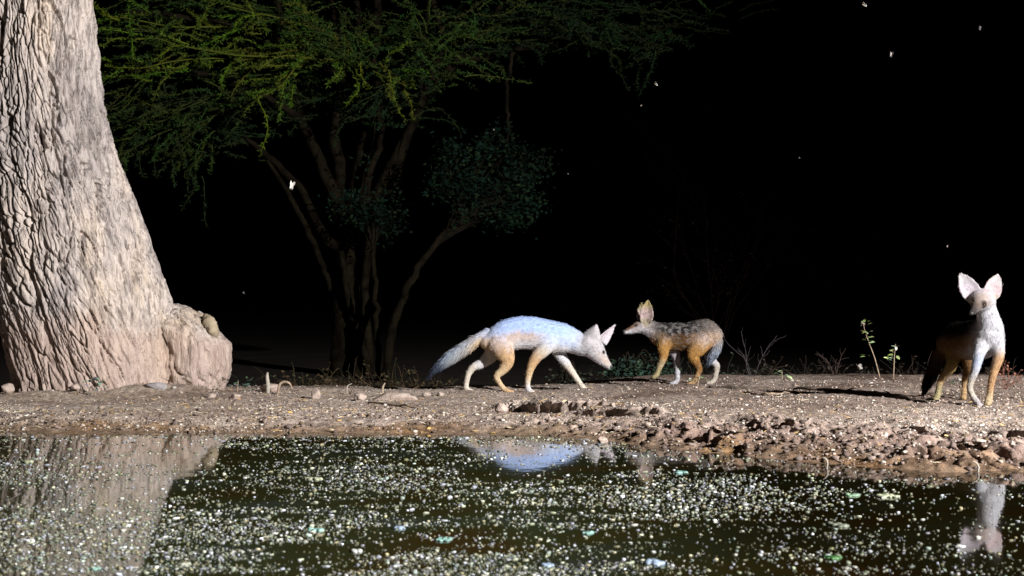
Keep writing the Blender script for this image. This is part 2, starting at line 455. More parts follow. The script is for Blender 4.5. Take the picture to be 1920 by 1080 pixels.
# ------------------------------------------------------------------ the big tree on the left
def build_big_tree():
    D = 8.62
    # height profile measured on the photograph: row, left edge, right edge
    prof = [(745, 22, 350), (726, 27, 338), (690, 22, 332), (640, 10, 326), (580, -4, 318), (545, -12, 308), (500, -20, 291), (450, -26, 275), (410, -30, 262),
            (370, -34, 246), (320, -36, 224), (270, -38, 206), (210, -36, 191), (160, -34, 181), (100, -32, 177), (0, -30, 170), (-150, -34, 160), (-500, -60, 130), (-900, -110, 90)]
    zs = np.array([W(0, p[0], D).z for p in prof])
    cx = np.array([(p[1] + p[2]) / 2 - 960 for p in prof]) / F * D
    rr = np.array([(p[2] - p[1]) / 2 for p in prof]) / F * D
    root = link('acacia_tree', None, loc=(cx[1], D, 0), label='big pale tree with deeply furrowed bark leaning at the left edge', cat='tree')
    z = np.concatenate([np.linspace(zs[0], 2.45, 640), np.linspace(2.47, zs[-1], 70)])
    nth = 470
    # more vertices on the side that can be seen, closing all round
    u = np.linspace(0, 1, nth, endpoint=False)
    th = 2 * math.pi * (u + 0.20 * np.sin(2 * math.pi * u) / (2 * math.pi) * 2) - math.pi * 1.5
    TH, Z = np.meshgrid(th, z)
    def sp(a):
        k = np.interp(Z, zs, a)
        return k
    C = sp(cx); R = sp(rr)
    # soften the profile
    ker = np.ones(31) / 31
    def soft(A):
        col = A[:, 0]; p = np.pad(col, 15, mode='edge'); return np.convolve(p, ker, 'valid')[:, None] * np.ones((1, nth))
    C = soft(C); R = soft(R)
    # slow flutes and bulges
    cxn, cyn = np.cos(TH), np.sin(TH)
    lump = fbm(cxn * 1.3 + 3, cyn * 1.3, Z * 0.8, 3)
    flute = np.sin(TH * 5 + 1.2 + Z * 0.6) * 0.018 * (1 - sstep(0, 1.6, Z)) + 0.03 * lump * sstep(0.1, 0.6, Z)
    # furrows run along the lean of the trunk and fan out at the foot
    tw = TH + 0.50 * (1 - np.exp(-np.maximum(Z, 0) / 1.0)) + 0.06 * Z + 0.08 * fbm(cxn * 2, cyn * 2, Z * 1.5, 2)
    ax, ay = np.cos(tw) * R, np.sin(tw) * R
    wx_ = 0.012 * fbm(ax * 6, ay * 6, Z * 3, 2) + 0.0055 * perlin(ax * 30, ay * 30, Z * 17) + 0.003 * perlin(ax * 60, ay * 60, Z * 45)
    n1 = perlin((ax + wx_) * 10.0, ay * 10.0 + 5, Z * 1.7)
    n2 = perlin((ax + wx_) * 21.0 + 9, ay * 21.0, Z * 3.8)
    n3 = perlin(ax * 40.0 + 9, ay * 40.0, Z * 7.0 + 3)
    f1 = 1 - sstep(0.0, 0.075, np.abs(n1))
    f2 = 1 - sstep(0.0, 0.10, np.abs(n2))
    f3 = 1 - sstep(0.0, 0.20, np.abs(n3))
    depth = 0.62 + 0.38 * sstep(0.15, 0.9, Z)
    depth = depth * (0.80 + 0.4 * sstep(-0.3, 0.3, fbm(cxn * 1.7 + 7, cyn * 1.7, Z * 0.9, 2)))
    wv1 = 0.55 + 0.6 * sstep(-0.25, 0.3, perlin(ax * 7 + 4, ay * 7, Z * 2.5))
    wv2 = 0.35 + 0.8 * sstep(-0.25, 0.3, perlin(ax * 8 + 14, ay * 8, Z * 3.5))
    plates = 0.011 * fbm(ax * 26, ay * 26, Z * 8, 3) + 0.010 * np.clip(perlin(ax * 15 + 2, ay * 15, Z * 3.0), -.5, .5)
    disp = flute + depth * (-0.042 * f1 * wv1 - 0.030 * f2 * wv2 * (1 - 0.5 * f1) - 0.014 * f3 - 0.016 * (1 - sstep(0.0, 0.07, np.abs(perlin((ax + wx_) * 13.0 + 31, ay * 13.0 + 8, Z * 2.6)))) * sstep(-.6, .6, np.cos(TH + .5))) + plates
    RR = R + disp
    disp = 0.8 * disp - 0.034 * sstep(0.2, 0.75, Z)
    disp = disp + 0.0055 * perlin(ax * 75, ay * 75, Z * 22) + 0.004 * perlin(ax * 110 + 3, ay * 110, Z * 60)
    flat = 0.92
    X = C + RR * np.cos(TH); Y = D + RR * np.sin(TH) * flat
    V = np.stack([X - cx[1], Y - D, Z], -1).reshape(-1, 3)
    nz = len(z)
    i = np.arange(nz - 1)[:, None] * nth; j = np.arange(nth)[None, :]; k = (j + 1) % nth
    q = np.stack([i + j, i + k, i + nth + k, i + nth + j], -1).reshape(-1, 4)
    me = mesh_np('trunk', V, q); smooth(me)
    link('trunk', me, M_bark, root)
    # burl on the right foot of the trunk
    nu, nv = 150, 120
    U, Vv = np.meshgrid(np.linspace(0, 2 * math.pi, nu, endpoint=False), np.linspace(0.02, math.pi - 0.02, nv))
    dx, dy, dz = np.sin(Vv) * np.cos(U), np.sin(Vv) * np.sin(U), np.cos(Vv)
    def sgn(a, p): return np.sign(a) * np.abs(a) ** p
    c = W(354, 664, 8.74)
    sx, sy, sz = 75 / F * 8.74, 0.28, 90 / F * 8.74
    rad = 1 + 0.09 * fbm(dx * 1.9 + 2, dy * 1.8, dz * 1.8, 3)
    fur = 1 - sstep(0, 0.13, np.abs(perlin(dx * 3.6 + 4, dy * 3.6, dz * 1.1 + 1)))
    fur2 = 1 - sstep(0, 0.15, np.abs(perlin(dx * 10 + 4, dy * 10, dz * 2.6 + 1)))
    rad = rad - 0.06 * fur - 0.028 * fur2 + 0.012 * fbm(dx * 14, dy * 14, dz * 9, 2)
    bx = sgn(dx, 0.8) * sx * rad; by = sgn(dy, 0.85) * sy * rad; bz = sgn(dz, 0.75) * sz * rad
    bx = bx + 0.02 * (1 - sstep(-0.25, 0.25, bz)) - 0.06 * sstep(0.05, 0.3, bz)
    bz = bz - 0.28 * np.clip(bx, -.12, 1) * sstep(0.0, 0.2, bz)
    V = np.stack([bx + c.x - cx[1], by + c.y - D, bz + c.z], -1).reshape(-1, 3)
    i = np.arange(nv - 1)[:, None] * nu; j = np.arange(nu)[None, :]; k = (j + 1) % nu
    q = np.stack([i + j, i + nu + j, i + nu + k, i + k], -1).reshape(-1, 4)
    me = mesh_np('burl', V, q); smooth(me)
    burl = link('burl', me, M_bark, root)
    # healed stub on top of the burl
    mb = MB()
    p0 = W(386, 594, 8.66); p1 = W(391, 602, 8.62); p2 = W(396, 611, 8.60); p3 = W(400, 620, 8.60); p4 = W(402, 632, 8.64)
    pts = [Vector(p) - Vector((cx[1], D, 0)) for p in (p0, p1, p2, p3, p4)]
    mb.tube(catmull(pts, 4), np.interp(np.linspace(0, 1, 17), [0, .3, .7, .9, 1], [0.02, 0.034, 0.030, 0.026, 0.012]), 14, wob=0.12)
    link('stub', mb.mesh('stub', True), M_wound, burl)
    # limbs and crown high above the frame
    top = Vector((cx[-1] - cx[1], 0, zs[-1]))
    cr = MB()
    for k in range(6):
        a = k * 1.05 + 0.4
        d = Vector((math.cos(a), math.sin(a), 0.75)).normalized()
        pts = [top - Vector((0, 0, 0.35)), top + d * 0.7, top + d * 1.7 + Vector((0, 0, .2)), top + d * 2.8 + Vector((0, 0, 0.2))]
        mb = MB(); mb.tube(catmull(pts, 5), np.linspace(0.16, 0.03, 16), 8, wob=0.05)
        link('limb', mb.mesh('limb', True), M_bark, root)
        for q_ in range(500):
            c = pts[2].lerp(pts[3], random.random() * 1.3) + Vector((random.gauss(0, .5), random.gauss(0, .5), random.gauss(.2, .25)))
            leaf_quad(cr, c, 0.05, 0.02, (0.05 + random.random() * 0.03, 0.09, 0.03))
    link('crown', cr.mesh('crown'), M_tint, root, kind='stuff')

def leaf_quad(mb, c, l, w, col, d=None, up=None):
    if d is None:
        d = Vector((random.gauss(0, 1), random.gauss(0, 1), random.gauss(0, .6))).normalized()
    n = up if up is not None else Vector((random.gauss(0, 1), random.gauss(0, 1), random.gauss(0, 1)))
    s = d.cross(n)
    if s.length < 1e-4: s = d.orthogonal()
    s.normalize()
    c = Vector(c)
    mb.add([c, c + d * l * .5 + s * w * .5, c + d * l, c + d * l * .5 - s * w * .5], [(0, 1, 2, 3)], None, col)
build_big_tree()

# ------------------------------------------------------------------ acacia thicket in the dark behind
def wander(p, d, length, n, curl, droop=0.0):
    pts = [Vector(p)]
    d = Vector(d).normalized()
    for k in range(n):
        d = (d + Vector((random.gauss(0, curl), random.gauss(0, curl), random.gauss(0, curl * .7) - droop))).normalized()
        pts.append(pts[-1] + d * (length / n))
    return pts

def build_back_tree():
    D0 = 17.0
    random.seed(21)
    base = W(655, 712, D0)
    root = link('thorn_tree', None, loc=(base.x, base.y, base.z), label='many-stemmed green thorn tree spreading in the dark behind the bank', cat='tree')
    inv = Vector((base.x, base.y, base.z))
    def stem(px, rad, d0=17.0, d1=17.0, wob=0.04, name='stem', n=9):
        k = len(px)
        pts = [W(p[0], p[1], d0 + (d1 - d0) * i / (k - 1)) - inv for i, p in enumerate(px)]
        c = catmull(pts, 6)
        c[1:-1] += rng.normal(0, 0.006, c[1:-1].shape)
        mb = MB(); mb.tube(c, np.interp(np.linspace(0, 1, len(c)), np.linspace(0, 1, len(rad)), np.array(rad) * .84 / F * D0), n, wob=wob)
        return link(name, mb.mesh(name, True), M_darkbark, root)
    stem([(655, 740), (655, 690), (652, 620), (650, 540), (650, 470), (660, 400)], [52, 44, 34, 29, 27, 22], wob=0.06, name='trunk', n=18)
    stem([(690, 700), (692, 640), (684, 560), (690, 480), (684, 400), (690, 330), (712, 240), (705, 120), (708, 0), (720, -120)], [12, 10, 9, 9, 9, 9, 8, 8, 9, 7], 16.8, 16.5)
    stem([(690, 690), (672, 620), (655, 570), (640, 470)], [8, 7, 7, 6], 16.7, 16.7)
    stem([(650, 470), (615, 540 - 90), (590, 410), (560, 350), (500, 290), (450, 250)], [15, 11, 9, 8, 7, 4], 17.0, 16.0)
    stem([(618, 545), (606, 500), (580, 440), (545, 370), (500, 300)], [5, 7, 7, 6, 4], 16.9, 16.2)
    stem([(650, 430), (620, 350), (590, 280), (560, 210), (540, 120), (520, 0)], [20, 14, 12, 10, 8, 6], 17.0, 16.0)
    stem([(655, 420), (640, 330), (628, 250), (640, 130), (625, 0), (610, -120)], [20, 15, 12, 11, 10, 7], 17.1, 17.3)
    stem([(662, 420), (672, 330), (690, 250), (700, 190), (680, 90), (660, -60)], [19, 17, 15, 11, 8, 6], 17.0, 16.7)
    stem([(668, 430), (705, 370), (745, 290), (790, 200), (850, 120), (920, 40), (980, -60)], [18, 15, 13, 11, 10, 8, 6], 17.1, 17.5)
    stem([(735, 370), (752, 290), (800, 170), (830, 80), (812, 0), (800, -90)], [12, 11, 10, 8, 7, 5], 17.2, 17.2)
    stem([(690, 330), (712, 270), (718, 220)], [8, 7, 3], 16.6, 16.4)
    stem([(850, 120), (960, 95), (1080, 70), (1200, 55), (1300, 40)], [9, 8, 6, 5, 3], 17.4, 16.5)
    stem([(560, 220), (480, 170), (380, 140), (280, 130), (190, 140)], [8, 7, 6, 5, 3], 16.0, 15.0)
    stem([(640, 150), (560, 90), (460, 55), (340, 30), (220, 20)], [8, 7, 6, 5, 3], 16.6, 15.2)
    stem([(790, 200), (792, 130), (800, 40), (805, -60)], [3.4, 3, 2.6, 2], 15.8, 15.8, n=6)
    stem([(962, 96), (956, 130), (950, 180), (954, 230), (951, 268)], [4.5, 4.2, 4.2, 3.8, 3.0], 16.4, 16.4, n=6)
    # fine twigs with feathery leaflets, in flat layers
    cr = MB(); tw = MB()
    def spray(p, d, L, green, dens=1.0, curl=.2, droop=0.02, wr=0.006):
        n = 9
        pts = wander(p, d, L, n, curl, droop)
        c = catmull([q - inv for q in pts], 3)
        tw.tube(c, np.linspace(wr, wr * .35, len(c)), 4, col=(green[0] * 1.9, green[1] * 1.5, green[2] * 1.2))
        T = np.gradient(c, axis=0)
        for i in range(len(c)):
            k = int(round(random.random() * 7 * dens))
            for _ in range(k):
                b = Vector(c[i]) + Vector(T[i]) * random.random()
                dd = (Vector(T[i]).normalized() * random.uniform(-.2, 1.0) + Vector((random.gauss(0, .8), random.gauss(0, .8), random.gauss(0, .55)))).normalized()
                f = random.uniform(.65, 1.35)
                leaf_quad(cr, b, random.uniform(.022, .055), random.uniform(.008, .015), (green[0] * f, green[1] * f, green[2] * f), dd)
    def region(x0, x1, y0, y1, n, d0, d1, L, green, dens=1.0, droop=.02, slope=0.0):
        for _ in range(n):
            x = random.uniform(x0, x1); y = y0 + (y1 - y0) * random.random()
            p = W(x, y + slope * (x - x0), random.uniform(d0, d1))
            a = random.choice((0, math.pi)) + random.gauss(0, .55)
            d = Vector((math.cos(a), math.sin(a) * .8, random.gauss(0.04, .22)))
            g = random.uniform(.75, 1.25)
            gg = (green[0] * g * random.uniform(.8, 1.25), green[1] * g, green[2] * g)
            spray(p, d, L * random.uniform(.5, 1.3), gg, dens, .2, droop)
    G1 = (0.046, 0.074, 0.009); G2 = (0.018, 0.034, 0.008); G3 = (0.010, 0.019, 0.007); G4 = (0.009, 0.019, 0.007)  # darker greens paint the fading floodlight to the right and below
    # clumps of sprays along boughs give light and dark groups
    def bough(px0, px1, d0, d1, n, L, green, spread=.12, dens=1.0):
        a = W(px0[0], px0[1], d0); b = W(px1[0], px1[1], d1)
        pts = wander(a, b - a, (b - a).length, 10, .10)
        off = b - pts[-1]
        pts = [q + off * (i / 10) for i, q in enumerate(pts)]
        c = catmull([q - inv for q in pts], 3)
        tw.tube(c, np.linspace(.014, .005, len(c)), 5, col=(green[0] * 1.3, green[1] * .95, green[2]))
        for _ in range(n):
            i = random.randrange(1, len(pts)); q = pts[i] + Vector((random.gauss(0, spread), random.gauss(0, spread), random.gauss(0, spread * .5)))
            ang = random.gauss(0, .8)
            d = (b - a).normalized() + Vector((random.gauss(0, .5), random.gauss(0, .5), random.gauss(0, .4)))
            spray(q, d, L * random.uniform(.4, 1.2), tuple(k * random.uniform(.75, 1.25) for k in green), dens)
    for (s, e, d0, d1, n) in (((640, 110), (290, 70), 16, 14.6, 26), ((600, 130), (240, 130), 16, 14.8, 28), ((560, 60), (200, 30), 16, 15, 22),
                              ((660, 90), (420, 10), 16, 15, 18), ((560, 150), (330, 210), 16, 15, 18), ((480, 170), (230, 255), 16, 15.2, 16),
                              ((430, 190), (330, 290), 16, 15.4, 14), ((660, 100), (800, 85), 16, 15, 22), ((700, 70), (880, 80), 16, 15.4, 16),
                              ((640, 60), (760, 160), 15.8, 15, 16), ((600, 90), (520, 170), 15.6, 15, 16), ((690, 130), (600, 60), 15.5, 15.2, 18),
                              ((330, 100), (210, 200), 15.6, 15, 12), ((360, 230), (230, 290), 15.6, 15.3, 9), ((780, 90), (700, 165), 15.6, 15.1, 12),
                              ((880, 60), (1080, 30), 17, 16, 14), ((960, 80), (1200, 70), 17, 16.2, 16), ((1000, 30), (1240, 20), 17, 16.4, 18), ((1020, 60), (1230, 90), 17, 16.4, 14)):
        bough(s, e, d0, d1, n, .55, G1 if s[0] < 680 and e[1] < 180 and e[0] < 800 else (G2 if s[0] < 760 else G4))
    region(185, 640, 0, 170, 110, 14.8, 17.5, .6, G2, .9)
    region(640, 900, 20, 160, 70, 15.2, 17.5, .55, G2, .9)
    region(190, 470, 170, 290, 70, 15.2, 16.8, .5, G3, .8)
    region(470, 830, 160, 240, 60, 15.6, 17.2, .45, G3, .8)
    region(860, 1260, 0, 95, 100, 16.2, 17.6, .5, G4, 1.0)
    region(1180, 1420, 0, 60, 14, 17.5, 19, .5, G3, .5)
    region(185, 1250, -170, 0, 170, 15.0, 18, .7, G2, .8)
    # trailing twigs that hang at the left
    for (x, y, L) in ((340, 270, .55), (365, 290, .6), (378, 330, .5), (330, 250, .5), (300, 250, .4), (250, 270, .35)):
        spray(W(x, y, 15.4), Vector((random.gauss(0.1, .2), 0, -1)), L, G3, .7, .15, .12)
    for (x, y) in ((800, 60), (792, 70), (805, 30), (798, 100)):
        spray(W(x, y, 15.6), Vector((random.gauss(0, .3), 0, random.choice((-1, 1)))), .5, G2, .5, .12, 0)
    t = link('twigs', tw.mesh('twigs'), M_tint, root, kind='stuff')
    link('crown', cr.mesh('crown'), M_tint, root, kind='stuff')

def broadleaf(name, label, stem_px, rad, blobs, D, n, lsize, cols, cat='shrub', group=None):
    base = W(stem_px[0][0], stem_px[0][1], D)
    root = link(name, None, loc=base, label=label, cat=cat, group=group)
    mb = MB()
    pts = catmull([W(p[0], p[1], D) - base for p in stem_px], 6)
    pts[1:-1] += rng.normal(0, .01, pts[1:-1].shape)
    mb.tube(pts, np.interp(np.linspace(0, 1, len(pts)), np.linspace(0, 1, len(rad)), np.array(rad) / F * D), 8, wob=.05)
    link('stem', mb.mesh('stem', True), M_darkbark, root)
    cr = MB()
    cl = []
    for (x, y, rx, ry, wgt) in blobs:
        for _ in range(max(3, int(wgt * 14))):
            a = random.random() * 6.283; r = abs(random.gauss(0, .62))
            cl.append((W(x + math.cos(a) * r * rx, y + math.sin(a) * r * ry, D + random.uniform(-.5, .4) * rx / F * D * 1.6) - base, random.uniform(.5, 1.2)))
    tip = Vector(pts[-1])
    for (c, g) in cl:
        m = tip.lerp(c, .5) + Vector((0, 0, random.uniform(-.05, .12)))
        cr.tube(catmull([tip.lerp(Vector(pts[len(pts) // 2]), random.random() * .5), m, c], 4), np.linspace(.005, .002, 9), 4, col=(0.012, 0.010, 0.006))
    per = max(4, n // len(cl))
    for (c, g) in cl:
        for _ in range(per):
            q = c + Vector((random.gauss(0, .07), random.gauss(0, .07), random.gauss(0, .055))) * (lsize / .05)
            col = random.choice(cols)
            f = random.uniform(.6, 1.3) * g
            leaf_quad(cr, q, lsize * random.uniform(.6, 1.3), lsize * random.uniform(.35, .6), tuple(k * f for k in col))
    link('crown', cr.mesh('crown'), M_tint, root, kind='stuff')

build_back_tree()
GD = [(0.004, 0.013, 0.008), (0.006, 0.016, 0.008), (0.010, 0.018, 0.007), (0.003, 0.010, 0.007)]
broadleaf('leaning_sapling', 'leaning sapling with dense dark round crown right of the thorn tree stems',
          [(722, 712), (732, 640), (752, 570), (790, 492), (832, 440), (872, 396)], [9, 9, 8, 6.5, 5.5, 4],
          [(890, 355, 80, 60, 1.7), (850, 290, 34, 26, .5), (965, 330, 40, 56, 1.5), (990, 380, 20, 34, .5), (905, 275, 34, 18, .4), (940, 405, 60, 18, .6), (835, 340, 26, 40, .5), (1000, 300, 18, 20, .3)], 15.8, 4200, .055, GD, 'sapling')
broadleaf('leafy_shrub', 'dark leafy shrub growing up against the middle of the thorn tree trunk',
          [(712, 712), (706, 620), (704, 540), (700, 470), (700, 430)], [6, 6, 5, 4, 3],
          [(700, 395, 60, 48, 2.0), (730, 420, 35, 28, .6), (660, 380, 30, 30, .5)], 16.1, 1500, .05, GD)
broadleaf('low_bush', 'low dark green bush between the two walking jackals',
          [(1185, 735), (1185, 715), (1184, 700)], [4, 3, 2],
          [(1170, 700, 30, 24, 1.0), (1205, 695, 34, 28, 1.2), (1240, 705, 30, 22, .8)], 9.9, 900, .035, [(0.022, 0.045, 0.03), (0.03, 0.05, 0.03), (0.02, 0.04, 0.035)])
broadleaf('low_bush', 'low bush tucked behind the hind legs of the left jackal',
          [(1060, 738), (1060, 720), (1060, 710)], [3, 3, 2],
          [(1050, 712, 32, 14, .6), (1090, 715, 22, 12, .4)], 9.9, 260, .03, [(0.02, 0.03, 0.02), (0.03, 0.03, 0.02)])

# bare shrubs far in the dark on the right
def bare_shrub(px, py, D, h, n, col, label, spread=.5, name='bare_shrub', leaves=0, lcol=(0.03, 0.05, 0.02), group=None, wr=.010, lsz=.03):
    b = W(px, py, D)
    root = link(name, None, loc=b, label=label, cat='shrub', group=group)
    mb = MB(); lf = MB()
    for k in range(n):
        a = random.random() * 6.283
        d = Vector((math.cos(a) * spread, math.sin(a) * spread, 1.0))
        pts = wander((0, 0, 0), d, h * random.uniform(.6, 1.1), 8, .16)
        c = catmull(pts, 3)
        mb.tube(c, np.linspace(wr, wr * .3, len(c)), 5, col=col)
        for q in range(5):
            i = random.randrange(3, 8)
            s = wander(pts[i], (pts[i] - pts[i - 1]).normalized() + Vector((random.gauss(0, .7), random.gauss(0, .7), random.gauss(0.1, .4))), h * random.uniform(.12, .35), 5, .2)
            mb.tube(catmull(s, 2), np.linspace(wr * .45, wr * .18, 11), 4, col=col)
            for l in range(leaves):
                p = s[random.randrange(1, 6)]
                f = random.uniform(.6, 1.3)
                leaf_quad(lf, p + Vector((random.gauss(0, .02), random.gauss(0, .02), random.gauss(0, .02))), lsz, lsz * .45, tuple(k_ * f for k_ in lcol))
    link('branches', mb.mesh('branches'), M_tint, root)
    if leaves: link('leaves', lf.mesh('leaves'), M_tint, root, kind='stuff')
    return root
bare_shrub(1780, 690, 22, 2.6, 9, (0.035, 0.03, 0.05), 'tall leafless shrub barely lit in the dark above the facing jackal')
bare_shrub(1640, 690, 24, 3.2, 8, (0.03, 0.028, 0.04), 'thin leafless shrub in the dark above the two seedlings')
bare_shrub(1345, 660, 23, 2.2, 9, (0.025, 0.014, 0.011), 'dark shrub with rusty leaves behind the middle jackal', leaves=6, lcol=(0.03, 0.022, 0.014), lsz=.05)
bare_shrub(1450, 640, 27, 4.6, 8, (0.022, 0.024, 0.022), 'tall faint green shrub in the dark right of the middle jackal', leaves=6, lcol=(0.012, 0.02, 0.014), lsz=.05)
bare_shrub(1920, 640, 26, 4.2, 7, (0.025, 0.023, 0.035), 'faint leafless shrub at the right edge of the darkness')

# dead brush and litter heap just behind the crest
def litter(name, label, px0, px1, py, D, n, h, cols):
    b = W((px0 + px1) / 2, py, D)
    root_mb = MB()
    for _ in range(n):
        x = random.uniform(px0, px1)
        p = W(x, py, D + random.uniform(-.5, .5)) - b
        a = random.random() * 6.28
        pts = wander(p, (math.cos(a), math.sin(a), random.uniform(.1, 1.1)), h * random.uniform(.5, 1.3), 5, .25, .05)
        f = random.uniform(.6, 1.4); c = random.choice(cols)
        root_mb.tube(catmull(pts, 2), np.linspace(.004, .0015, 11), 3, col=tuple(k * f for k in c))
        for _ in range(3):
            q = pts[random.randrange(1, 6)]
            leaf_quad(root_mb, q, .03, .014, tuple(k * f for k in c))
    link(name, root_mb.mesh(name), M_tint, loc=b, label=label, cat='dead brush', kind='stuff')
litter('dry_brush', 'brown dry grass and litter below the thorn tree', 520, 830, 745, 10.6, 420, .22, [(0.045, 0.032, 0.018), (0.03, 0.03, 0.015), (0.06, 0.04, 0.022)])
litter('dry_brush', 'dark dry grass behind the middle jackal', 1140, 1420, 728, 10.6, 260, .2, [(0.03, 0.026, 0.018), (0.025, 0.03, 0.02)])
litter('dry_brush', 'dark dry grass behind the bank at the right', 1430, 1960, 718, 11.2, 240, .2, [(0.035, 0.024, 0.018), (0.03, 0.026, 0.02)])

# ------------------------------------------------------------------ jackals
def ring_tube(mb, P, RV, RL, n=16):
    """closed tube; RV = radius in the upright direction, RL = sideways"""
    P = np.asarray(P); m0 = len(P)
    T = np.gradient(P, axis=0); T /= np.linalg.norm(T, axis=1)[:, None] + 1e-9
    # rounded ends
    def ext(p, t, rv, rl, s):
        return [(p + s * t * rv * math.sin(a) , math.cos(a)) for a in (0.45, 0.9, 1.25)]
    pts = []; rv = []; rl = []; tt = []
    for (q, c) in reversed(ext(P[0], T[0], min(RV[0], RL[0]), RL[0], -1)):
        pts.append(q); rv.append(RV[0] * c); rl.append(RL[0] * c); tt.append(T[0])
    for i in range(m0):
        pts.append(P[i]); rv.append(RV[i]); rl.append(RL[i]); tt.append(T[i])
    for (q, c) in ext(P[-1], T[-1], min(RV[-1], RL[-1]), RL[-1], 1):
        pts.append(q); rv.append(RV[-1] * c); rl.append(RL[-1] * c); tt.append(T[-1])
    P = np.array(pts); T = np.array(tt); rv = np.array(rv); rl = np.array(rl)
    dep = ring_tube.side
    S = np.tile(np.array(dep, float), (len(P), 1))
    S -= (S * T).sum(1)[:, None] * T
    ln = np.linalg.norm(S, axis=1)[:, None]
    S = S / np.maximum(ln, 1e-6)
    U = np.cross(S, T)
    th = np.arange(n) * 2 * math.pi / n
    v = P[:, None] + S[:, None] * (np.cos(th)[None, :, None] * rl[:, None, None]) + U[:, None] * (np.sin(th)[None, :, None] * rv[:, None, None])
    m = len(P)
    v = np.vstack([v.reshape(-1, 3), P[0], P[-1]])
    i = np.arange(m - 1)[:, None] * n; j = np.arange(n)[None, :]; k = (j + 1) % n
    q = np.stack([i + j, i + n + j, i + n + k, i + k], -1).reshape(-1, 4)
    a = np.arange(n); b = (a + 1) % n
    t = np.vstack([np.stack([np.full(n, m * n), a, b], -1), np.stack([np.full(n, m * n + 1), (m - 1) * n + b, (m - 1) * n + a], -1)])
    mb.add(v, q, t)

def ear_mesh(mb, base, tip, hw, face, cup, thick=0.012, sharp=False):
    """cupped ear: leaf outline from base to tip, opening towards 'face'"""
    base = np.array(base); tip = np.array(tip); ax = tip - base; L = np.linalg.norm(ax); ax /= L
    f = np.array(face, float); f -= f.dot(ax) * ax; f /= np.linalg.norm(f)
    s = np.cross(ax, f)
    nu, nv = 9, 12
    fr = []; bk = []
    for i in range(nv):
        t = i / (nv - 1)
        w = hw * 1.08 * max(0.0, math.sin(math.pi * (0.20 + 0.80 * t ** 0.9))) ** 0.72
        if sharp: w = hw * (1.15 - .1 * t) * max(0.0, 1 - t ** 1.4) ** .85
        w = max(w, 0.0025)
        for j in range(nu):
            u = -1 + 2 * j / (nu - 1)
            c = base + ax * (L * t) + s * (u * w) + f * (cup * hw * (u * u - .45) * (1 - .5 * t))
            th = thick * (1 - .2 * abs(u)) * (1 - .25 * t)
            fr.append(c + f * th * .5); bk.append(c - f * th * .5)
    v = np.array(fr + bk); N = nu * nv
    q = []
    for i in range(nv - 1):
        for j in range(nu - 1):
            a = i * nu + j
            q.append((a, a + 1, a + nu + 1, a + nu)); q.append((N + a, N + a + nu, N + a + nu + 1, N + a + 1))
        a = i * nu; q.append((a, a + nu, N + a + nu, N + a))
        a = i * nu + nu - 1; q.append((a, N + a, N + a + nu, a + nu))
    for j in range(nu - 1):
        q.append((j, N + j, N + j + 1, j + 1)); a = (nv - 1) * nu + j
        q.append((a, a + 1, N + a + 1, N + a))
    q = np.array(q)
    # make sure faces point outwards
    a, b, c = v[q[0, 0]], v[q[0, 1]], v[q[0, 2]]
    if np.cross(b - a, c - a).dot(f) < 0: q = q[:, ::-1]
    mb.add(v, q)
    return base, tip, f

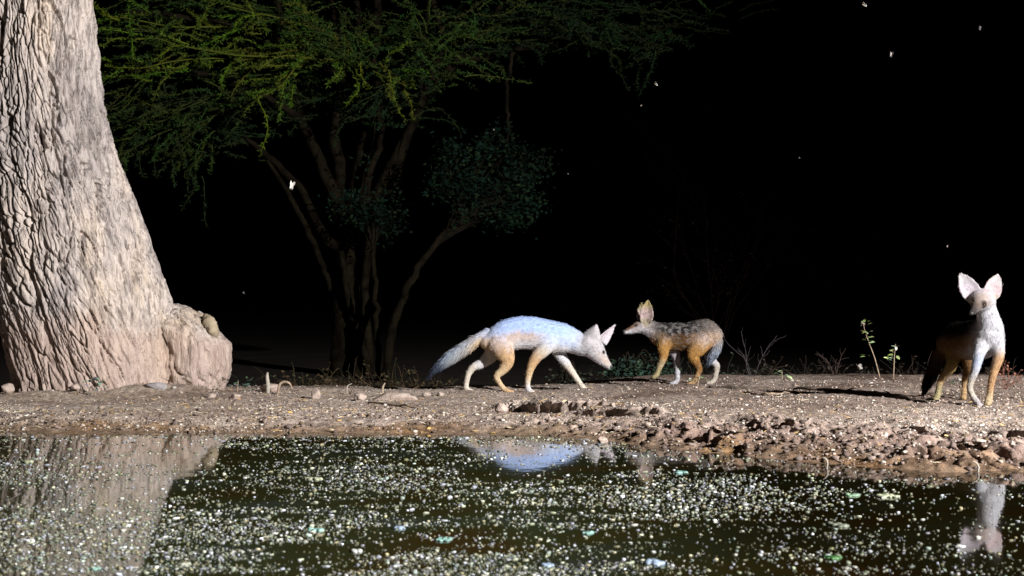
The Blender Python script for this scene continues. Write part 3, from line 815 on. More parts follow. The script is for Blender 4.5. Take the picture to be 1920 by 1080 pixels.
def jackal(name, label, d, root_px, chains, ears, eyes, nose, side=(0, 1, 0), group=None, furn=46000, seed=1, voxel=.0045, gain=1.0, vary=.15, mottle=0.0):
    root_w = W(root_px[0], root_px[1], d)
    root_w.z = gz(root_w.x, root_w.y)
    dz0 = W(root_px[0], root_px[1], d).z - root_w.z
    root = link(name, None, loc=root_w, label=label, cat='jackal', group=group)
    ref = Vector((root_w.x, root_w.y, root_w.z + dz0))
    def L(px, py, off): return np.array(W(px, py, d + off) - ref)
    mb = MB()
    SP = []; SR = []; SC = []; SF = []; SL = []
    for ch in chains:
        sec = ch['s']
        P = np.array([L(s[0], s[1], s[2]) for s in sec])
        k = np.array([(d + s[2]) / F for s in sec])
        RV = np.array([s[3] for s in sec]) * k; RL = np.array([s[4] for s in sec]) * k
        cols = np.array([np.array(s[5]).reshape(-1) if len(np.array(s[5]).reshape(-1)) == 9 else np.tile(np.array(s[5], float), 3) for s in sec])
        sub = 5
        Pc = catmull(P, sub); ts = np.linspace(0, len(P) - 1, len(Pc))
        it = lambda A: np.interp(ts, np.arange(len(P)), A)
        RVc, RLc = it(RV), it(RL)
        ring_tube.side = ch.get('side', side)
        ring_tube(mb, Pc, RVc, RLc)
        T = np.gradient(Pc, axis=0); T /= np.linalg.norm(T, axis=1)[:, None]
        SP.append(Pc); SR.append((RVc + RLc) / 2)
        SC.append(np.stack([it(cols[:, c]) for c in range(9)], 1))
        SF.append(T * ch.get('flow', 1)); SL.append(np.full(len(Pc), ch.get('fur', .012)))
    earinfo = []
    for e in ears:
        b, t, f = ear_mesh(mb, L(*e['base']), L(*e['tip']), e['hw'] * d / F, e['face'], e.get('cup', .5), sharp=e.get('sharp', False))
        n = 8
        Pe = np.linspace(b, t, n); 
        SP.append(Pe); SR.append(np.full(n, e['hw'] * d / F * .8))
        bc = np.array(e['back'], float); 
        SC.append(np.tile(np.tile(bc, 3), (n, 1))); ax = (t - b) / np.linalg.norm(t - b)
        SF.append(np.tile(ax, (n, 1))); SL.append(np.full(n, .006))
        earinfo.append((b, t, f, np.array(e['inner'], float), np.array(e.get('tipc', e['inner']), float), e['hw'] * d / F))
    me = mb.mesh('body_raw')
    ob = bpy.data.objects.new('tmp', me); COL.objects.link(ob)
    m = ob.modifiers.new('r', 'REMESH'); m.mode = 'VOXEL'; m.voxel_size = voxel
    s = ob.modifiers.new('s', 'SMOOTH'); s.iterations = 5; s.factor = .5
    dg = bpy.context.evaluated_depsgraph_get()
    bm_ = bpy.data.meshes.new_from_object(ob.evaluated_get(dg)); bm_.name = 'body'
    bpy.data.objects.remove(ob, do_unlink=True)
    smooth(bm_)
    nv = len(bm_.vertices)
    V = np.empty(nv * 3, np.float32); bm_.vertices.foreach_get('co', V); V = V.reshape(-1, 3).astype(float)
    N = np.empty(nv * 3, np.float32); bm_.vertices.foreach_get('normal', N); N = N.reshape(-1, 3).astype(float)
    SP = np.vstack(SP); SR = np.concatenate(SR); SC = np.vstack(SC); SF = np.vstack(SF); SL = np.concatenate(SL)
    C = np.empty((nv, 3)); FL = np.empty((nv, 3)); LE = np.empty(nv)
    for a in range(0, nv, 8000):
        v = V[a:a + 8000]; n_ = N[a:a + 8000]
        dist = np.linalg.norm(v[:, None] - SP[None], axis=2) / SR[None]
        w = np.maximum(dist, .25) ** -9
        w /= w.sum(1)[:, None]
        c9 = w @ SC; FL[a:a + 8000] = w @ SF; LE[a:a + 8000] = w @ SL
        cz = w @ SP[:, 2]; rz = w @ SR
        h = (v[:, 2] - cz) / rz + .18 * fbm(v[:, 0] * 35, v[:, 1] * 35, v[:, 2] * 35, 2)
        top = sstep(-.12, .42, h)[:, None]; bot = sstep(.25, .75, -h)[:, None]
        C[a:a + 8000] = c9[:, 3:6] * (1 - top) * (1 - bot) + c9[:, 0:3] * top + c9[:, 6:9] * bot * (1 - top)
    for (b, t, f, ic, tc, hw) in earinfo:
        ax = t - b; Lx = np.linalg.norm(ax); ax = ax / Lx
        rel = V - b; tt = rel @ ax / Lx
        rad = np.linalg.norm(rel - np.outer(tt * Lx, ax), axis=1)
        msk = (tt > .08) & (tt < 1.1) & (rad < hw * 1.35) & ((N @ f) > 0.1)
        k = sstep(.05, .3, tt)[:, None] * msk[:, None]
        tgt = ic * (1 - sstep(.45, .85, tt)[:, None]) + tc * sstep(.45, .85, tt)[:, None]
        C = C * (1 - k) + tgt * k
    for e in eyes:
        ce = L(*e[:3]); dd = np.linalg.norm(V - ce, axis=1)
        kk = (1 - sstep(e[3] * 1.2, e[3] * 2.6, dd))[:, None] * .9
        C = C * (1 - kk) + np.array([.03, .025, .022]) * kk
    if mottle:      # grizzled saddle: pale and black hair tips in patches
        dark = 1 - sstep(.02, .12, C.mean(1) * gain)
        mk = sstep(.02, .28, fbm(V[:, 0] * 42, V[:, 1] * 42, V[:, 2] * 55, 3))[:, None] * dark[:, None] * mottle
        C = C * (1 - mk) + np.array([.34, .32, .31]) * mk
    # grizzle
    g = fbm(V[:, 0] * 90, V[:, 1] * 90, V[:, 2] * 90, 2)
    C = np.clip(C * gain * (1 + 1.1 * vary * g)[:, None], .006, .9)
    set_col(bm_, C)
    body = link('body', bm_, M_fur, root)
    # coat: short tufts laid along the body
    r2 = np.random.default_rng(seed)
    nf = len(bm_.polygons)
    area = np.empty(nf, np.float32); bm_.polygons.foreach_get('area', area)
    ls = np.empty(nf, np.int32); bm_.polygons.foreach_get('loop_start', ls)
    lv = np.empty(len(bm_.loops), np.int32); bm_.loops.foreach_get('vertex_index', lv)
    f = r2.choice(nf, furn, p=area / area.sum())
    vi = lv[ls[f]]
    p = V[vi] + r2.normal(0, voxel * .5, (furn, 3)); n_ = N[vi]
    fl = FL[vi] + np.array([0, 0, -.35]) + r2.normal(0, .28, (furn, 3))
    fl -= (fl * n_).sum(1)[:, None] * n_
    fl /= np.linalg.norm(fl, axis=1)[:, None] + 1e-6
    ln = LE[vi] * .85 * r2.uniform(.6, 1.3, furn)
    dr = fl + n_ * r2.uniform(.06, .28, furn)[:, None]
    dr /= np.linalg.norm(dr, axis=1)[:, None]
    sd = np.cross(dr, n_ + r2.normal(0, .4, (furn, 3))); sd /= np.linalg.norm(sd, axis=1)[:, None] + 1e-6
    wd = (.0007 + ln * .035)[:, None]
    p0 = p - n_ * .002
    vv = np.stack([p0 - sd * wd, p0 + sd * wd, p0 + dr * ln[:, None]], 1).reshape(-1, 3)
    tri = np.arange(furn * 3).reshape(-1, 3)
    fm = mesh_np('fur', vv, tri)
    cc = np.repeat(np.clip(C[vi] * r2.uniform(1 - vary, 1 + vary, furn)[:, None], .006, .92), 3, 0)
    set_col(fm, cc)
    link('fur', fm, M_fur, body, kind='stuff')
    # eyes and nose
    bb = BVHTree.FromPolygons([tuple(v) for v in V], [tuple(p.vertices) for p in bm_.polygons])
    def ball(nm, px, r, mat, sx=(1, 1, 1)):
        c = L(*px); q = MB()
        hit = bb.find_nearest(Vector(c))           # seat it in the skin
        if hit[0] is not None: c = np.array(hit[0] - hit[1] * r * .25)
        nu, nvv = 12, 8
        vs = []
        for i in range(nvv + 1):
            a = math.pi * i / nvv
            for j in range(nu):
                b = 2 * math.pi * j / nu
                vs.append((math.sin(a) * math.cos(b) * r * sx[0], math.sin(a) * math.sin(b) * r * sx[1], math.cos(a) * r * sx[2]))
        i = np.arange(nvv)[:, None] * nu; j = np.arange(nu)[None, :]; k = (j + 1) % nu
        q.add(vs, np.stack([i + j, i + nu + j, i + nu + k, i + k], -1).reshape(-1, 4))
        link(nm, q.mesh(nm, True), mat, root, loc=c)
    for e in eyes: ball('eye', e[:3], e[3], M_eye)
    ball('nose', nose[:3], nose[3], M_nose, (1.0, 1.0, .8))
    return root

GJ = 'jackals at the waterhole'
# --- left jackal, walking right with lowered head
BL = (0.40, 0.53, 0.84); BL2 = (0.48, 0.56, 0.74); PK = (0.56, 0.46, 0.42); CR = (0.60, 0.54, 0.46); TN = (0.50, 0.33, 0.18); TNL = (0.56, 0.43, 0.27); GY = (0.46, 0.44, 0.46); WH = (0.62, 0.62, 0.66); DK = (0.03, 0.035, 0.05)
def tri(a, b, c): return tuple(a) + tuple(b) + tuple(c)
n1 = -.05; f1 = .05
j1 = [
 dict(flow=-1, fur=.012, s=[
  (916, 641, 0, 17, 17, tri(PK, TNL, TN)), (930, 637, 0, 25, 22, tri(BL2, PK, TNL)), (950, 630, 0, 30, 25, tri(BL, PK, CR)), (975, 625, 0, 31, 25, tri(BL, PK, WH)),
  (1000, 626, 0, 31, 26, tri(BL, PK, WH)), (1030, 632, 0, 31, 25, tri(BL, BL2, CR)), (1055, 635, 0, 28, 23, tri(BL, BL2, WH)), (1075, 641, 0, 23, 19, tri(BL2, BL2, WH)),
  (1092, 648, -.01, 20, 18, tri(GY, WH, WH)), (1106, 650, -.02, 20, 19, tri(GY, GY, WH))]),
 dict(flow=-1, fur=.008, s=[(1104, 646, -.02, 20, 19, tri(GY, GY, WH)), (1115, 657, -.025, 20, 19, tri(GY, GY, WH)), (1125, 670, -.03, 14, 13, tri(GY, (0.48, .40, .36), WH)), (1134, 680, -.035, 9.5, 9, tri((.46, .36, .3), (.5, .42, .36), WH)), (1141, 687, -.04, 6.5, 6.5, (.45, .43, .42))]),
 dict(fur=.034, s=[(915, 625, 0, 9, 9, tri(BL2, PK, TN)), (895, 638, 0, 10, 10, tri(GY, TNL, TN)), (870, 655, 0, 12, 12, tri((.36, .40, .46), (.42, .42, .42), (.36, .34, .3))), (846, 671, 0, 12, 12, tri((.3, .36, .46), (.34, .38, .42), (.25, .26, .27))), (828, 684, 0, 9, 9, (.07, .09, .14)), (815, 695, 0, 5, 5, DK), (806, 706, 0, 2.5, 2.5, DK)]),
 dict(fur=.009, s=[(936, 641, n1 * .7, 24, 15, PK), (946, 662, n1, 19, 13, tri(PK, TN, TN)), (951, 679, n1, 13, 10, TN), (942, 695, n1, 8.5, 7, TNL), (931, 706, n1, 6, 5.5, TNL), (936, 718, n1, 5, 5, TNL), (944, 729, n1, 5.2, 5, TNL), (952, 734, n1, 5, 6, TN), (961, 736, n1, 3.5, 5, TN)]),
 dict(fur=.009, s=[(930, 645, f1 * .7, 20, 14, PK), (920, 667, f1, 14, 11, CR), (905, 681, f1, 10, 8, WH), (888, 689, f1, 7.2, 6.5, CR), (879, 701, f1, 5.8, 5.5, CR), (875, 716, f1, 5, 5, CR), (874, 728, f1, 5, 5, CR), (880, 733, f1, 4.6, 5.5, CR), (889, 735, f1, 3.2, 4.6, CR)]),
 dict(fur=.009, s=[(1034, 636, n1 * .7, 20, 14, BL2), (1020, 655, n1, 14, 11, CR), (1005, 671, n1, 10.5, 9, TN), (996, 688, n1, 8, 7, TN), (991, 706, n1, 6, 6, TNL), (989, 720, n1, 5.2, 5, CR), (991, 731, n1, 5.4, 5.4, WH), (999, 736, n1, 3.8, 5.2, CR)]),
 dict(fur=.009, s=[(1040, 640, f1 * .7, 19, 13, BL2), (1047, 659, f1, 13, 10, WH), (1056, 674, f1, 10, 8, WH), (1066, 689, f1, 7.5, 7, CR), (1076, 703, f1, 6, 6, CR), (1085, 716, f1, 5.2, 5.2, CR), (1093, 727, f1, 5, 5.2, CR), (1103, 732, f1, 3.6, 5, CR)]),
]
e1 = [dict(base=(1107, 641, -.045), tip=(1119, 608, -.06), hw=18, sharp=True, face=(.35, 1, .1), cup=.4, back=(.50, .48, .50), inner=(.5, .44, .44)),
      dict(base=(1127, 640, .02), tip=(1154, 609, .04), hw=13, sharp=True, face=(.75, -.6, -.1), cup=.5, back=(.55, .52, .55), inner=(.58, .52, .56))]
jackal('jackal', 'silver-backed jackal walking right with its head lowered to the ground', 8.5, (960, 736), j1, e1, [(1132, 661, -.055, .006)], (1145, 688, -.045, .011), group=GJ, seed=3, gain=.74)

# --- middle jackal, facing left, one forepaw lifted
SD = (0.016, 0.015, 0.016); SG = (0.045, 0.04, 0.04); BR = (0.30, 0.15, 0.05); OR = (0.46, 0.25, 0.08); LI = (0.56, 0.52, 0.56); YG = (0.42, 0.36, 0.2)
n2 = -.045; f2 = .045
j2 = [
 dict(flow=-1, fur=.014, s=[
  (1336, 631, 0, 20, 19, tri((.44, .38, .34), (.5, .4, .33), LI)), (1325, 627, 0, 27, 23, tri((.20, .17, .15), (.54, .37, .25), OR)), (1308, 629, 0, 27, 24, tri(SG, (.50, .36, .27), OR)), (1290, 633, 0, 26, 23, tri(SD, (.15, .07, .025), (.12, .06, .02))),  # mid-body flanks coloured darker, painting in the shadow band there
  (1270, 633, 0, 26, 22, tri(SD, (.14, .08, .04), (.16, .08, .03))), (1250, 632, 0, 26, 21, tri(SG, (.22, .16, .11), OR)), (1236, 627, 0, 22, 18, tri(SG, (.36, .26, .16), OR)), (1223, 620, 0, 16, 15, tri((.3, .27, .27), LI, WH)), (1211, 615, 0, 14.5, 14, tri((.35, .3, .28), LI, WH))]),
 dict(flow=-1, fur=.006, s=[(1210, 614, 0, 14, 14, tri((.4, .35, .32), (.5, .46, .4), WH)), (1200, 614, -.005, 13, 13, tri((.38, .32, .28), LI, WH)), (1190, 618, -.01, 9, 9, tri((.35, .22, .14), LI, WH)), (1181, 621.5, -.012, 6.4, 6.5, tri((.3, .16, .1), WH, WH)), (1173, 624, -.014, 4.6, 5, tri((.2, .15, .13), WH, WH))]),
 dict(fur=.026, s=[(1337, 616, 0, 7, 7, LI), (1345, 630, -.01, 8, 8, (.45, .45, .46)), (1345, 648, -.015, 9, 9, (.36, .4, .46)), (1339, 663, -.015, 8.5, 8.5, (.34, .4, .52)), (1332, 675, -.015, 6, 6, (.2, .24, .32)), (1327, 684, -.015, 3, 3, DK)]),
 dict(fur=.008, s=[(1247, 640, n2 * .7, 17, 12, tri(LI, OR, OR)), (1244, 655, n2, 12, 9, OR), (1244, 669, n2, 8.5, 7.5, OR), (1240, 682, n2, 6.4, 6, TNL), (1235, 694, n2, 5.3, 5, YG), (1231, 704, n2, 5, 5, YG), (1225, 709, n2, 4.2, 5, YG)]),
 dict(fur=.007, s=[(1250, 640, f2 * .7, 16, 12, OR), (1262, 658, f2, 11, 9, LI), (1268, 672, f2, 7.6, 7, LI), (1270, 688, f2, 5.8, 5.6, WH), (1270, 704, f2, 5, 5, WH), (1269, 714, f2, 5, 5, WH), (1265, 719, f2, 4.8, 5.4, WH), (1258, 721, f2, 3.5, 4.8, WH)]),
 dict(fur=.009, s=[(1318, 635, n2 * .6, 24, 15, tri(PK, PK, OR)), (1307, 654, n2, 18, 12, OR), (1300, 669, n2, 12, 9, OR), (1306, 683, n2, 7.5, 6.5, BR), (1311, 694, n2, 6, 5.5, BR), (1307, 706, n2, 5, 5, TN), (1301, 717, n2, 5, 5, TN), (1292, 721, n2, 3.6, 5, TN)]),
 dict(fur=.008, s=[(1328, 640, .03, 20, 14, LI), (1332, 658, .04, 14, 11, LI), (1331, 672, .04, 10, 8, LI), (1338, 681, .04, 7, 6.5, WH), (1344, 688, .04, 5.8, 5.5, CR), (1342, 702, .04, 5, 5, CR), (1339, 713, .04, 5, 5, CR), (1334, 718, .04, 4.8, 5.4, CR), (1326, 720, .04, 3.4, 4.8, CR)]),
]
e2 = [dict(base=(1211, 607, -.035), tip=(1215, 564, -.05), hw=12, face=(-.12, -1, .05), cup=.5, back=(.4, .34, .25), inner=(.60, .46, .44), tipc=(.50, .41, .2)),
      dict(base=(1203, 606, .03), tip=(1203, 569, .045), hw=9, face=(-.35, -.9, .05), cup=.5, back=(.4, .34, .25), inner=(.48, .4, .36), tipc=(.38, .32, .16))]
jackal('jackal', 'tawny dark-backed jackal facing left, standing behind the low bush with tail hanging', 8.5, (1285, 722), j2, e2, [(1192, 611, -.036, .0055)], (1170.5, 622.5, -.015, .009), group=GJ, seed=4, gain=.5, vary=.3, mottle=.6)

# --- right jackal, facing the camera with raised head
CW = (0.62, 0.63, 0.68); CP = (0.62, 0.56, 0.58); DB = (0.16, 0.09, 0.04); BK = (0.015, 0.013, 0.012); TO = (0.52, 0.32, 0.17)
j3 = [
 dict(flow=-1, fur=.015, side=(1, .3, 0), s=[
  (1778, 642, .42, 22, 22, tri(BK, DB, DB)), (1790, 637, .36, 33, 27, tri(BK, DB, (.25, .17, .07))), (1808, 638, .26, 35, 29, tri(BK, DB, (.2, .12, .05))),
  (1826, 637, .17, 37, 29, tri(BK, DB, (.3, .22, .15))), (1843, 634, .09, 38, 28, tri(SD, (.3, .2, .13), CW)), (1854, 628, .04, 33, 26, tri(CW, CW, CW))]),
 dict(flow=-1, fur=.011, side=(1, 0, 0), s=[(1856, 640, .05, 22, 25, CW), (1857, 618, .035, 22, 25, CW), (1853, 597, .02, 19, 21, CW), (1848, 578, .01, 18, 19, CW), (1845, 565, .0, 19, 20, tri(CP, CW, CW))]),
 dict(flow=-1, fur=.006, side=(1, .3, 0), s=[(1842, 561, .01, 21, 26, tri(CP, (.55, .5, .5), CW)), (1837, 567, -.035, 17, 19, tri((.42, .34, .30), (.30, .26, .25), CW)), (1831, 574, -.075, 10, 10, tri((.17, .13, .11), (.22, .18, .16), (.3, .3, .3))), (1826, 581, -.105, 7.2, 7, tri((.07, .06, .055), (.10, .09, .085), (.2, .2, .2))), (1822, 586, -.125, 5.4, 5.6, (.05, .045, .045))]),
 dict(fur=.009, side=(1, 0, 0), s=[(1866, 632, .03, 17, 17, CW), (1871, 652, .0, 13, 12.5, CW), (1872, 668, -.01, 11, 10.5, tri(CP, TO, TO)), (1867, 686, -.015, 9, 8.5, TO), (1861, 705, -.015, 7.4, 7.2, TO), (1857, 725, -.01, 6.4, 6.2, TO), (1855, 742, -.01, 6.2, 6.4, TNL), (1853, 751, -.025, 6.2, 7.4, TNL), (1851, 757, -.05, 4.2, 6.6, TNL)]),
 dict(fur=.009, side=(1, 0, 0), s=[(1844, 640, .03, 16, 16, CW), (1836, 660, .0, 12.5, 12, CW), (1832, 677, -.01, 9.8, 9.5, BL2), (1828, 694, -.01, 7.8, 7.8, CW), (1821, 712, .0, 6.4, 6.4, CR), (1818, 727, .005, 6, 6, CR), (1823, 741, .0, 5.8, 5.8, CR), (1830, 752, -.015, 6, 6.6, CP), (1836, 759, -.045, 4.4, 6, CP)]),
 dict(fur=.010, side=(1, .3, 0), s=[(1788, 640, .36, 25, 18, DB), (1787, 664, .35, 18, 13, (.3, .19, .07)), (1784, 684, .33, 12, 10, (.34, .24, .1)), (1773, 700, .36, 8, 7.5, (.36, .24, .14)), (1764, 712, .39, 6.8, 6.4, TN), (1760, 727, .39, 5.6, 5.6, YG), (1758, 739, .385, 5.4, 5.6, YG), (1756, 745, .36, 5, 6.4, YG), (1753, 748, .33, 3.6, 5.6, YG)]),
 dict(fur=.010, side=(1, .3, 0), s=[(1806, 640, .34, 24, 17, DB), (1812, 664, .33, 17, 13, DB), (1815, 684, .31, 11, 9.5, DB), (1812, 700, .35, 7.6, 7, DB), (1809, 712, .38, 6.4, 6, TN), (1808, 727, .38, 5.5, 5.5, TN), (1807, 739, .37, 5.3, 5.5, TN), (1806, 746, .34, 4.8, 6, TN)]),
 dict(fur=.03, side=(1, 0, 0), s=[(1780, 630, .42, 9, 9, DB), (1766, 655, .45, 10, 10, DB), (1755, 680, .46, 11.5, 11.5, (.07, .045, .03)), (1745, 704, .47, 11.5, 11.5, BK), (1737, 722, .47, 8, 8, BK), (1732, 735, .47, 3.5, 3.5, BK)]),
]
e3 = [dict(base=(1829, 561, .01), tip=(1799, 511, .02), hw=17, face=(-.15, -1, .0), cup=.35, back=(.5, .4, .3), inner=(.62, .56, .62), tipc=(.60, .58, .60)),
      dict(base=(1855, 558, .02), tip=(1872, 513, .03), hw=16, face=(.05, -1, .0), cup=.35, back=(.5, .4, .3), inner=(.62, .50, .52), tipc=(.58, .56, .56))]
jackal('jackal', 'white-chested jackal facing the camera with raised head and wide ears', 6.86, (1845, 758), j3, e3, [(1820, 567, -.06, .010), (1844, 571, -.075, .0095)], (1820, 588, -.14, .010), group=GJ, seed=5, gain=.5, side=(1, 0, 0))

# ------------------------------------------------------------------ stones on the bank
_ico = None
def ico_arrays(sub):
    import bmesh
    b = bmesh.new(); bmesh.ops.create_icosphere(b, subdivisions=sub, radius=1.0)
    v = np.array([tuple(x.co) for x in b.verts]); b.verts.index_update()
    f = np.array([[x.index for x in t.verts] for t in b.faces]); b.free()
    return v, f
IV3, IF3 = ico_arrays(4)
IV1, IF1 = ico_arrays(1)
def stone(px, py, w, h, label, mat=M_stone, name='stone', seed=0, dfac=.9):
    p = on_ground(px, py)
    k = p.y / F
    v = IV3.copy()
    n = fbm(v[:, 0] * 1.1 + seed * 3.7, v[:, 1] * 1.1, v[:, 2] * 1.1, 3)
    v = v * (1 + .28 * n)[:, None]
    for q in range(7):           # broken facets
        rr_ = np.random.default_rng(seed * 31 + q); nn = rr_.normal(size=3); nn /= np.linalg.norm(nn); dd = rr_.uniform(.62, .9)
        ex = np.clip(v @ nn - dd, 0, None); v -= np.outer(ex * .9, nn)
    v = v + .02 * fbm(v[:, 0] * 6, v[:, 1] * 6, v[:, 2] * 6 + seed, 2)[:, None] * v
    v = v * np.array([w / 2, w / 2 * dfac, h * .62]) * k
    me = mesh_np(name, v, IF3); smooth(me)
    return link(name, me, mat, loc=(p.x, p.y + w * k * .3, p.z + h * k * .36), label=label, cat='stone', group='stones lying on the bank')
M_greystone = simple_mat('grey_stone', (0.15, 0.14, 0.145), (0.3, 0.28, 0.28), 25, 0.9, 0.6, 0.008)
for k, a in enumerate([
    (12, 738, 26, 20, 'round pale stone at the far left edge beside the big tree'),
    (140, 733, 26, 13, 'flat pink stone pressed against the foot of the big tree'),
    (395, 746, 20, 10, 'small bright stone just right of the burl'),
    (441, 748, 18, 11, 'small bright stone furthest right below the burl'),
    (592, 748, 20, 20, 'upright pointed pink stone below the thorn tree'),
    (675, 750, 22, 15, 'rounded pale stone left of the long brown slab'),
    (940, 775, 24, 19, 'pale angular stone on the bank below the left jackal'),
    (1148, 762, 10, 8, 'tiny white pebble right of the left jackal'),
    (800, 744, 18, 9, 'small brown stone left of the tail of the left jackal'),
    (826, 742, 14, 8, 'small tan stone below the tail tip of the left jackal'),
    (1130, 832, 22, 14, 'yellowish stone at the waterline in the middle'),
    (1900, 838, 14, 11, 'whitish pebble at the waterline near the right edge'),
    (1838, 832, 30, 10, 'pale flat stone at the waterline below the facing jackal'),
    (1215, 800, 16, 9, 'small brown stone on the trodden mud in the middle')]):
    stone(*a, seed=k + 1)
stone(735, 752, 84, 15, 'long low brown slab of rock behind the shore', seed=40, dfac=.5, name='slab')
stone(291, 731, 48, 14, 'dark grey flat stone at the right foot of the big trunk', M_greystone, seed=41, dfac=.6)
stone(505, 733, 40, 14, 'lumpy pale clod of earth right of the weeds by the burl', M_stone, seed=44, name='earth_clod')

# stuff: gravel, mud clods, straw
def scatter_blobs(name, n, fn, mat, cat, label):
    base = IV1; nf = len(IF1); nvb = len(base)
    P = []; S = []; C = []
    tries = 0
    while len(P) < n and tries < n * 12:
        tries += 1
        r = fn()
        if r is None: continue
        P.append(r[0]); S.append(r[1]); C.append(r[2])
    m = len(P); P = np.array(P); S = np.array(S); C = np.array(C)
    th = rng.uniform(0, 6.28, m)
    v = base[None] * (1 + rng.normal(0, .28, (m, nvb, 1)))
    v = v * S[:, None, :]
    x = v[..., 0] * np.cos(th)[:, None] - v[..., 1] * np.sin(th)[:, None]
    y = v[..., 0] * np.sin(th)[:, None] + v[..., 1] * np.cos(th)[:, None]
    v = np.stack([x, y, v[..., 2]], -1) + P[:, None, :]
    f = IF1[None] + (np.arange(m) * nvb)[:, None, None]
    me = mesh_np(name, v.reshape(-1, 3), f.reshape(-1, 3))
    set_col(me, np.repeat(C, nvb, 0))
    return link(name, me, mat, kind='stuff', label=label, cat=cat)

def gravel_fn():
    py = 712 + 175 * random.random() ** .95
    d = 1400 / (py - 560)
    x = random.uniform(-960, 960) / F * d * 1.06
    y = d
    s = y - float(np.interp(x, SX, SY))
    if s < 0.06 or y > 9.3: return None
    if random.random() > .25 + .9 * float(sstep(-.25, .35, perlin(x * 1.5, y * 2.2, 8.2))) * (1 if y < 7.4 else .6): return None
    r = min(.0017 * math.exp(abs(random.gauss(0, .62))), .0085)
    g = random.uniform(.7, 1.25)
    c = random.choice([(.34, .28, .23), (.28, .22, .18), (.42, .38, .33), (.16, .12, .10), (.3, .23, .18), (.43, .40, .36), (.2, .15, .12)])
    return (x, y, gz(x, y) + r * .25), (r * random.uniform(.8, 1.5), r * random.uniform(.8, 1.3), r * random.uniform(.55, .9)), tuple(k * g for k in c)
scatter_blobs('gravel', 17000, gravel_fn, M_pebble, 'gravel', 'fine pale gravel strewn over the bank')
def clod_fn():
    x = random.uniform(-2.1, 2.0)
    s = abs(random.gauss(.28, .28))
    y = float(np.interp(x, SX, SY)) + s
    if s < .03: return None
    if x < .1 and random.random() < .7: return None
    r = min(.0038 * math.exp(random.gauss(0, .6)), .0115)
    g = random.uniform(.6, 1.3)
    c = random.choice([(.13, .10, .088), (.09, .065, .055), (.16, .12, .105), (.18, .14, .12), (.11, .08, .05)])
    return (x, y, gz(x, y) + r * .3), (r * random.uniform(.9, 1.5), r, r * random.uniform(.6, .9)), tuple(k * g for k in c)
scatter_blobs('mud_clods', 2600, clod_fn, M_pebble, 'mud', 'crumbled dark mud along the water edge')
mb = MB()
for _ in range(1500):
    x = random.uniform(-2.7, 2.7); s = abs(random.gauss(.0, 1.3)) + .03
    y = float(np.interp(x, SX, SY)) + s
    if y > 9.4: continue
    a = random.random() * 6.28; l = random.uniform(.012, .05)
    z = gz(x, y) + .003
    c = random.choice([(.5, .42, .26), (.36, .25, .12), (.2, .13, .07), (.55, .35, .12), (.6, .55, .42)])
    d = Vector((math.cos(a), math.sin(a), random.uniform(-.05, .35)))
    if random.random() < .6:
        p = Vector((x, y, z)); mb.tube([p, p + d * l * .5 + Vector((0, 0, .002)), p + d * l], [.0012, .0011, .0006], 3, col=c)
    else:
        leaf_quad(mb, (x, y, z), l * .6, l * .3, c, d, Vector((random.gauss(0, .4), random.gauss(0, .4), 1)))
link('leaf_litter', mb.mesh('leaf_litter'), M_tint, kind='stuff', label='bits of straw and dead leaf scattered over the bank', cat='leaf litter')

# ------------------------------------------------------------------ sticks
def stick(px, rad, label, mat, name='fallen_branch', lift=.004, side=None, cat='branch', wob=.08):
    pts = []
    for (x, y) in px:
        p = on_ground(x, y); pts.append(p + Vector((0, 0, lift)))
    o = pts[0].copy()
    c = catmull([p - o for p in pts], 6)
    c[1:-1] += rng.normal(0, .0035, c[1:-1].shape)
    mb = MB(); mb.tube(c, np.interp(np.linspace(0, 1, len(c)), np.linspace(0, 1, len(rad)), np.array(rad)), 8, wob=wob)
    if side:
        for (i, dx, dz) in side:
            q = Vector(c[i]); mb.tube(catmull([q, q + Vector((dx * .5, -.01, dz * .7)), q + Vector((dx, -.02, dz))], 4), np.linspace(.005, .002, 9), 5)
    return link(name, mb.mesh(name, True), mat, loc=o, label=label, cat=cat)
stick([(1330, 727), (1365, 728), (1400, 730), (1440, 728)], [.008, .011, .010, .005], 'dark fallen branch behind the feet of the middle jackal', M_blackstick, side=[(9, .05, .03)])
stick([(1490, 730), (1560, 733), (1630, 739), (1690, 747), (1740, 757)], [.006, .009, .010, .009, .005], 'long dark fallen branch lying left of the facing jackal', M_blackstick, side=[(8, .05, .02), (16, -.04, .025)])
stick([(690, 756), (730, 760), (790, 768)], [.004, .006, .003], 'thin brown stick lying below the long slab', M_twig)
stick([(1395, 738), (1440, 742), (1480, 738)], [.005, .006, .003], 'short brown stick lying right of the middle jackal', M_twig)
stick([(25, 792), (50, 786), (72, 781)], [.005, .006, .003], 'short dark stick in the mud at the left shore', M_blackstick)

def upright(px, D, rad, label, mat, name, cat):
    pts = [W(p[0], p[1], D) for p in px]
    pts[0].z = min(pts[0].z, gz(pts[0].x, pts[0].y)) - .01
    o = pts[0].copy()
    c = catmull([p - o for p in pts], 6)
    mb = MB(); mb.tube(c, np.interp(np.linspace(0, 1, len(c)), np.linspace(0, 1, len(rad)), rad), 7, wob=.06)
    return link(name, mb.mesh(name, True), mat, loc=o, label=label, cat=cat)
upright([(503, 730), (502, 718), (501, 705), (502, 698)], 8.35, [.013, .011, .009, .004], 'pale upright stub of wood standing on the earth clod', M_palestick, 'wood_stub', 'stick')
upright([(520, 734), (524, 722), (533, 716), (543, 719), (548, 730)], 8.3, [.006, .007, .007, .006, .004], 'thin arched root sticking out of the ground right of the stub', M_twig, 'arched_root', 'root')
upright([(650, 733), (651, 726), (654, 722), (660, 719)], 8.35, [.004, .004, .003, .002], 'little pale forked twig above the pale rounded stone', M_palestick, 'twig', 'twig')
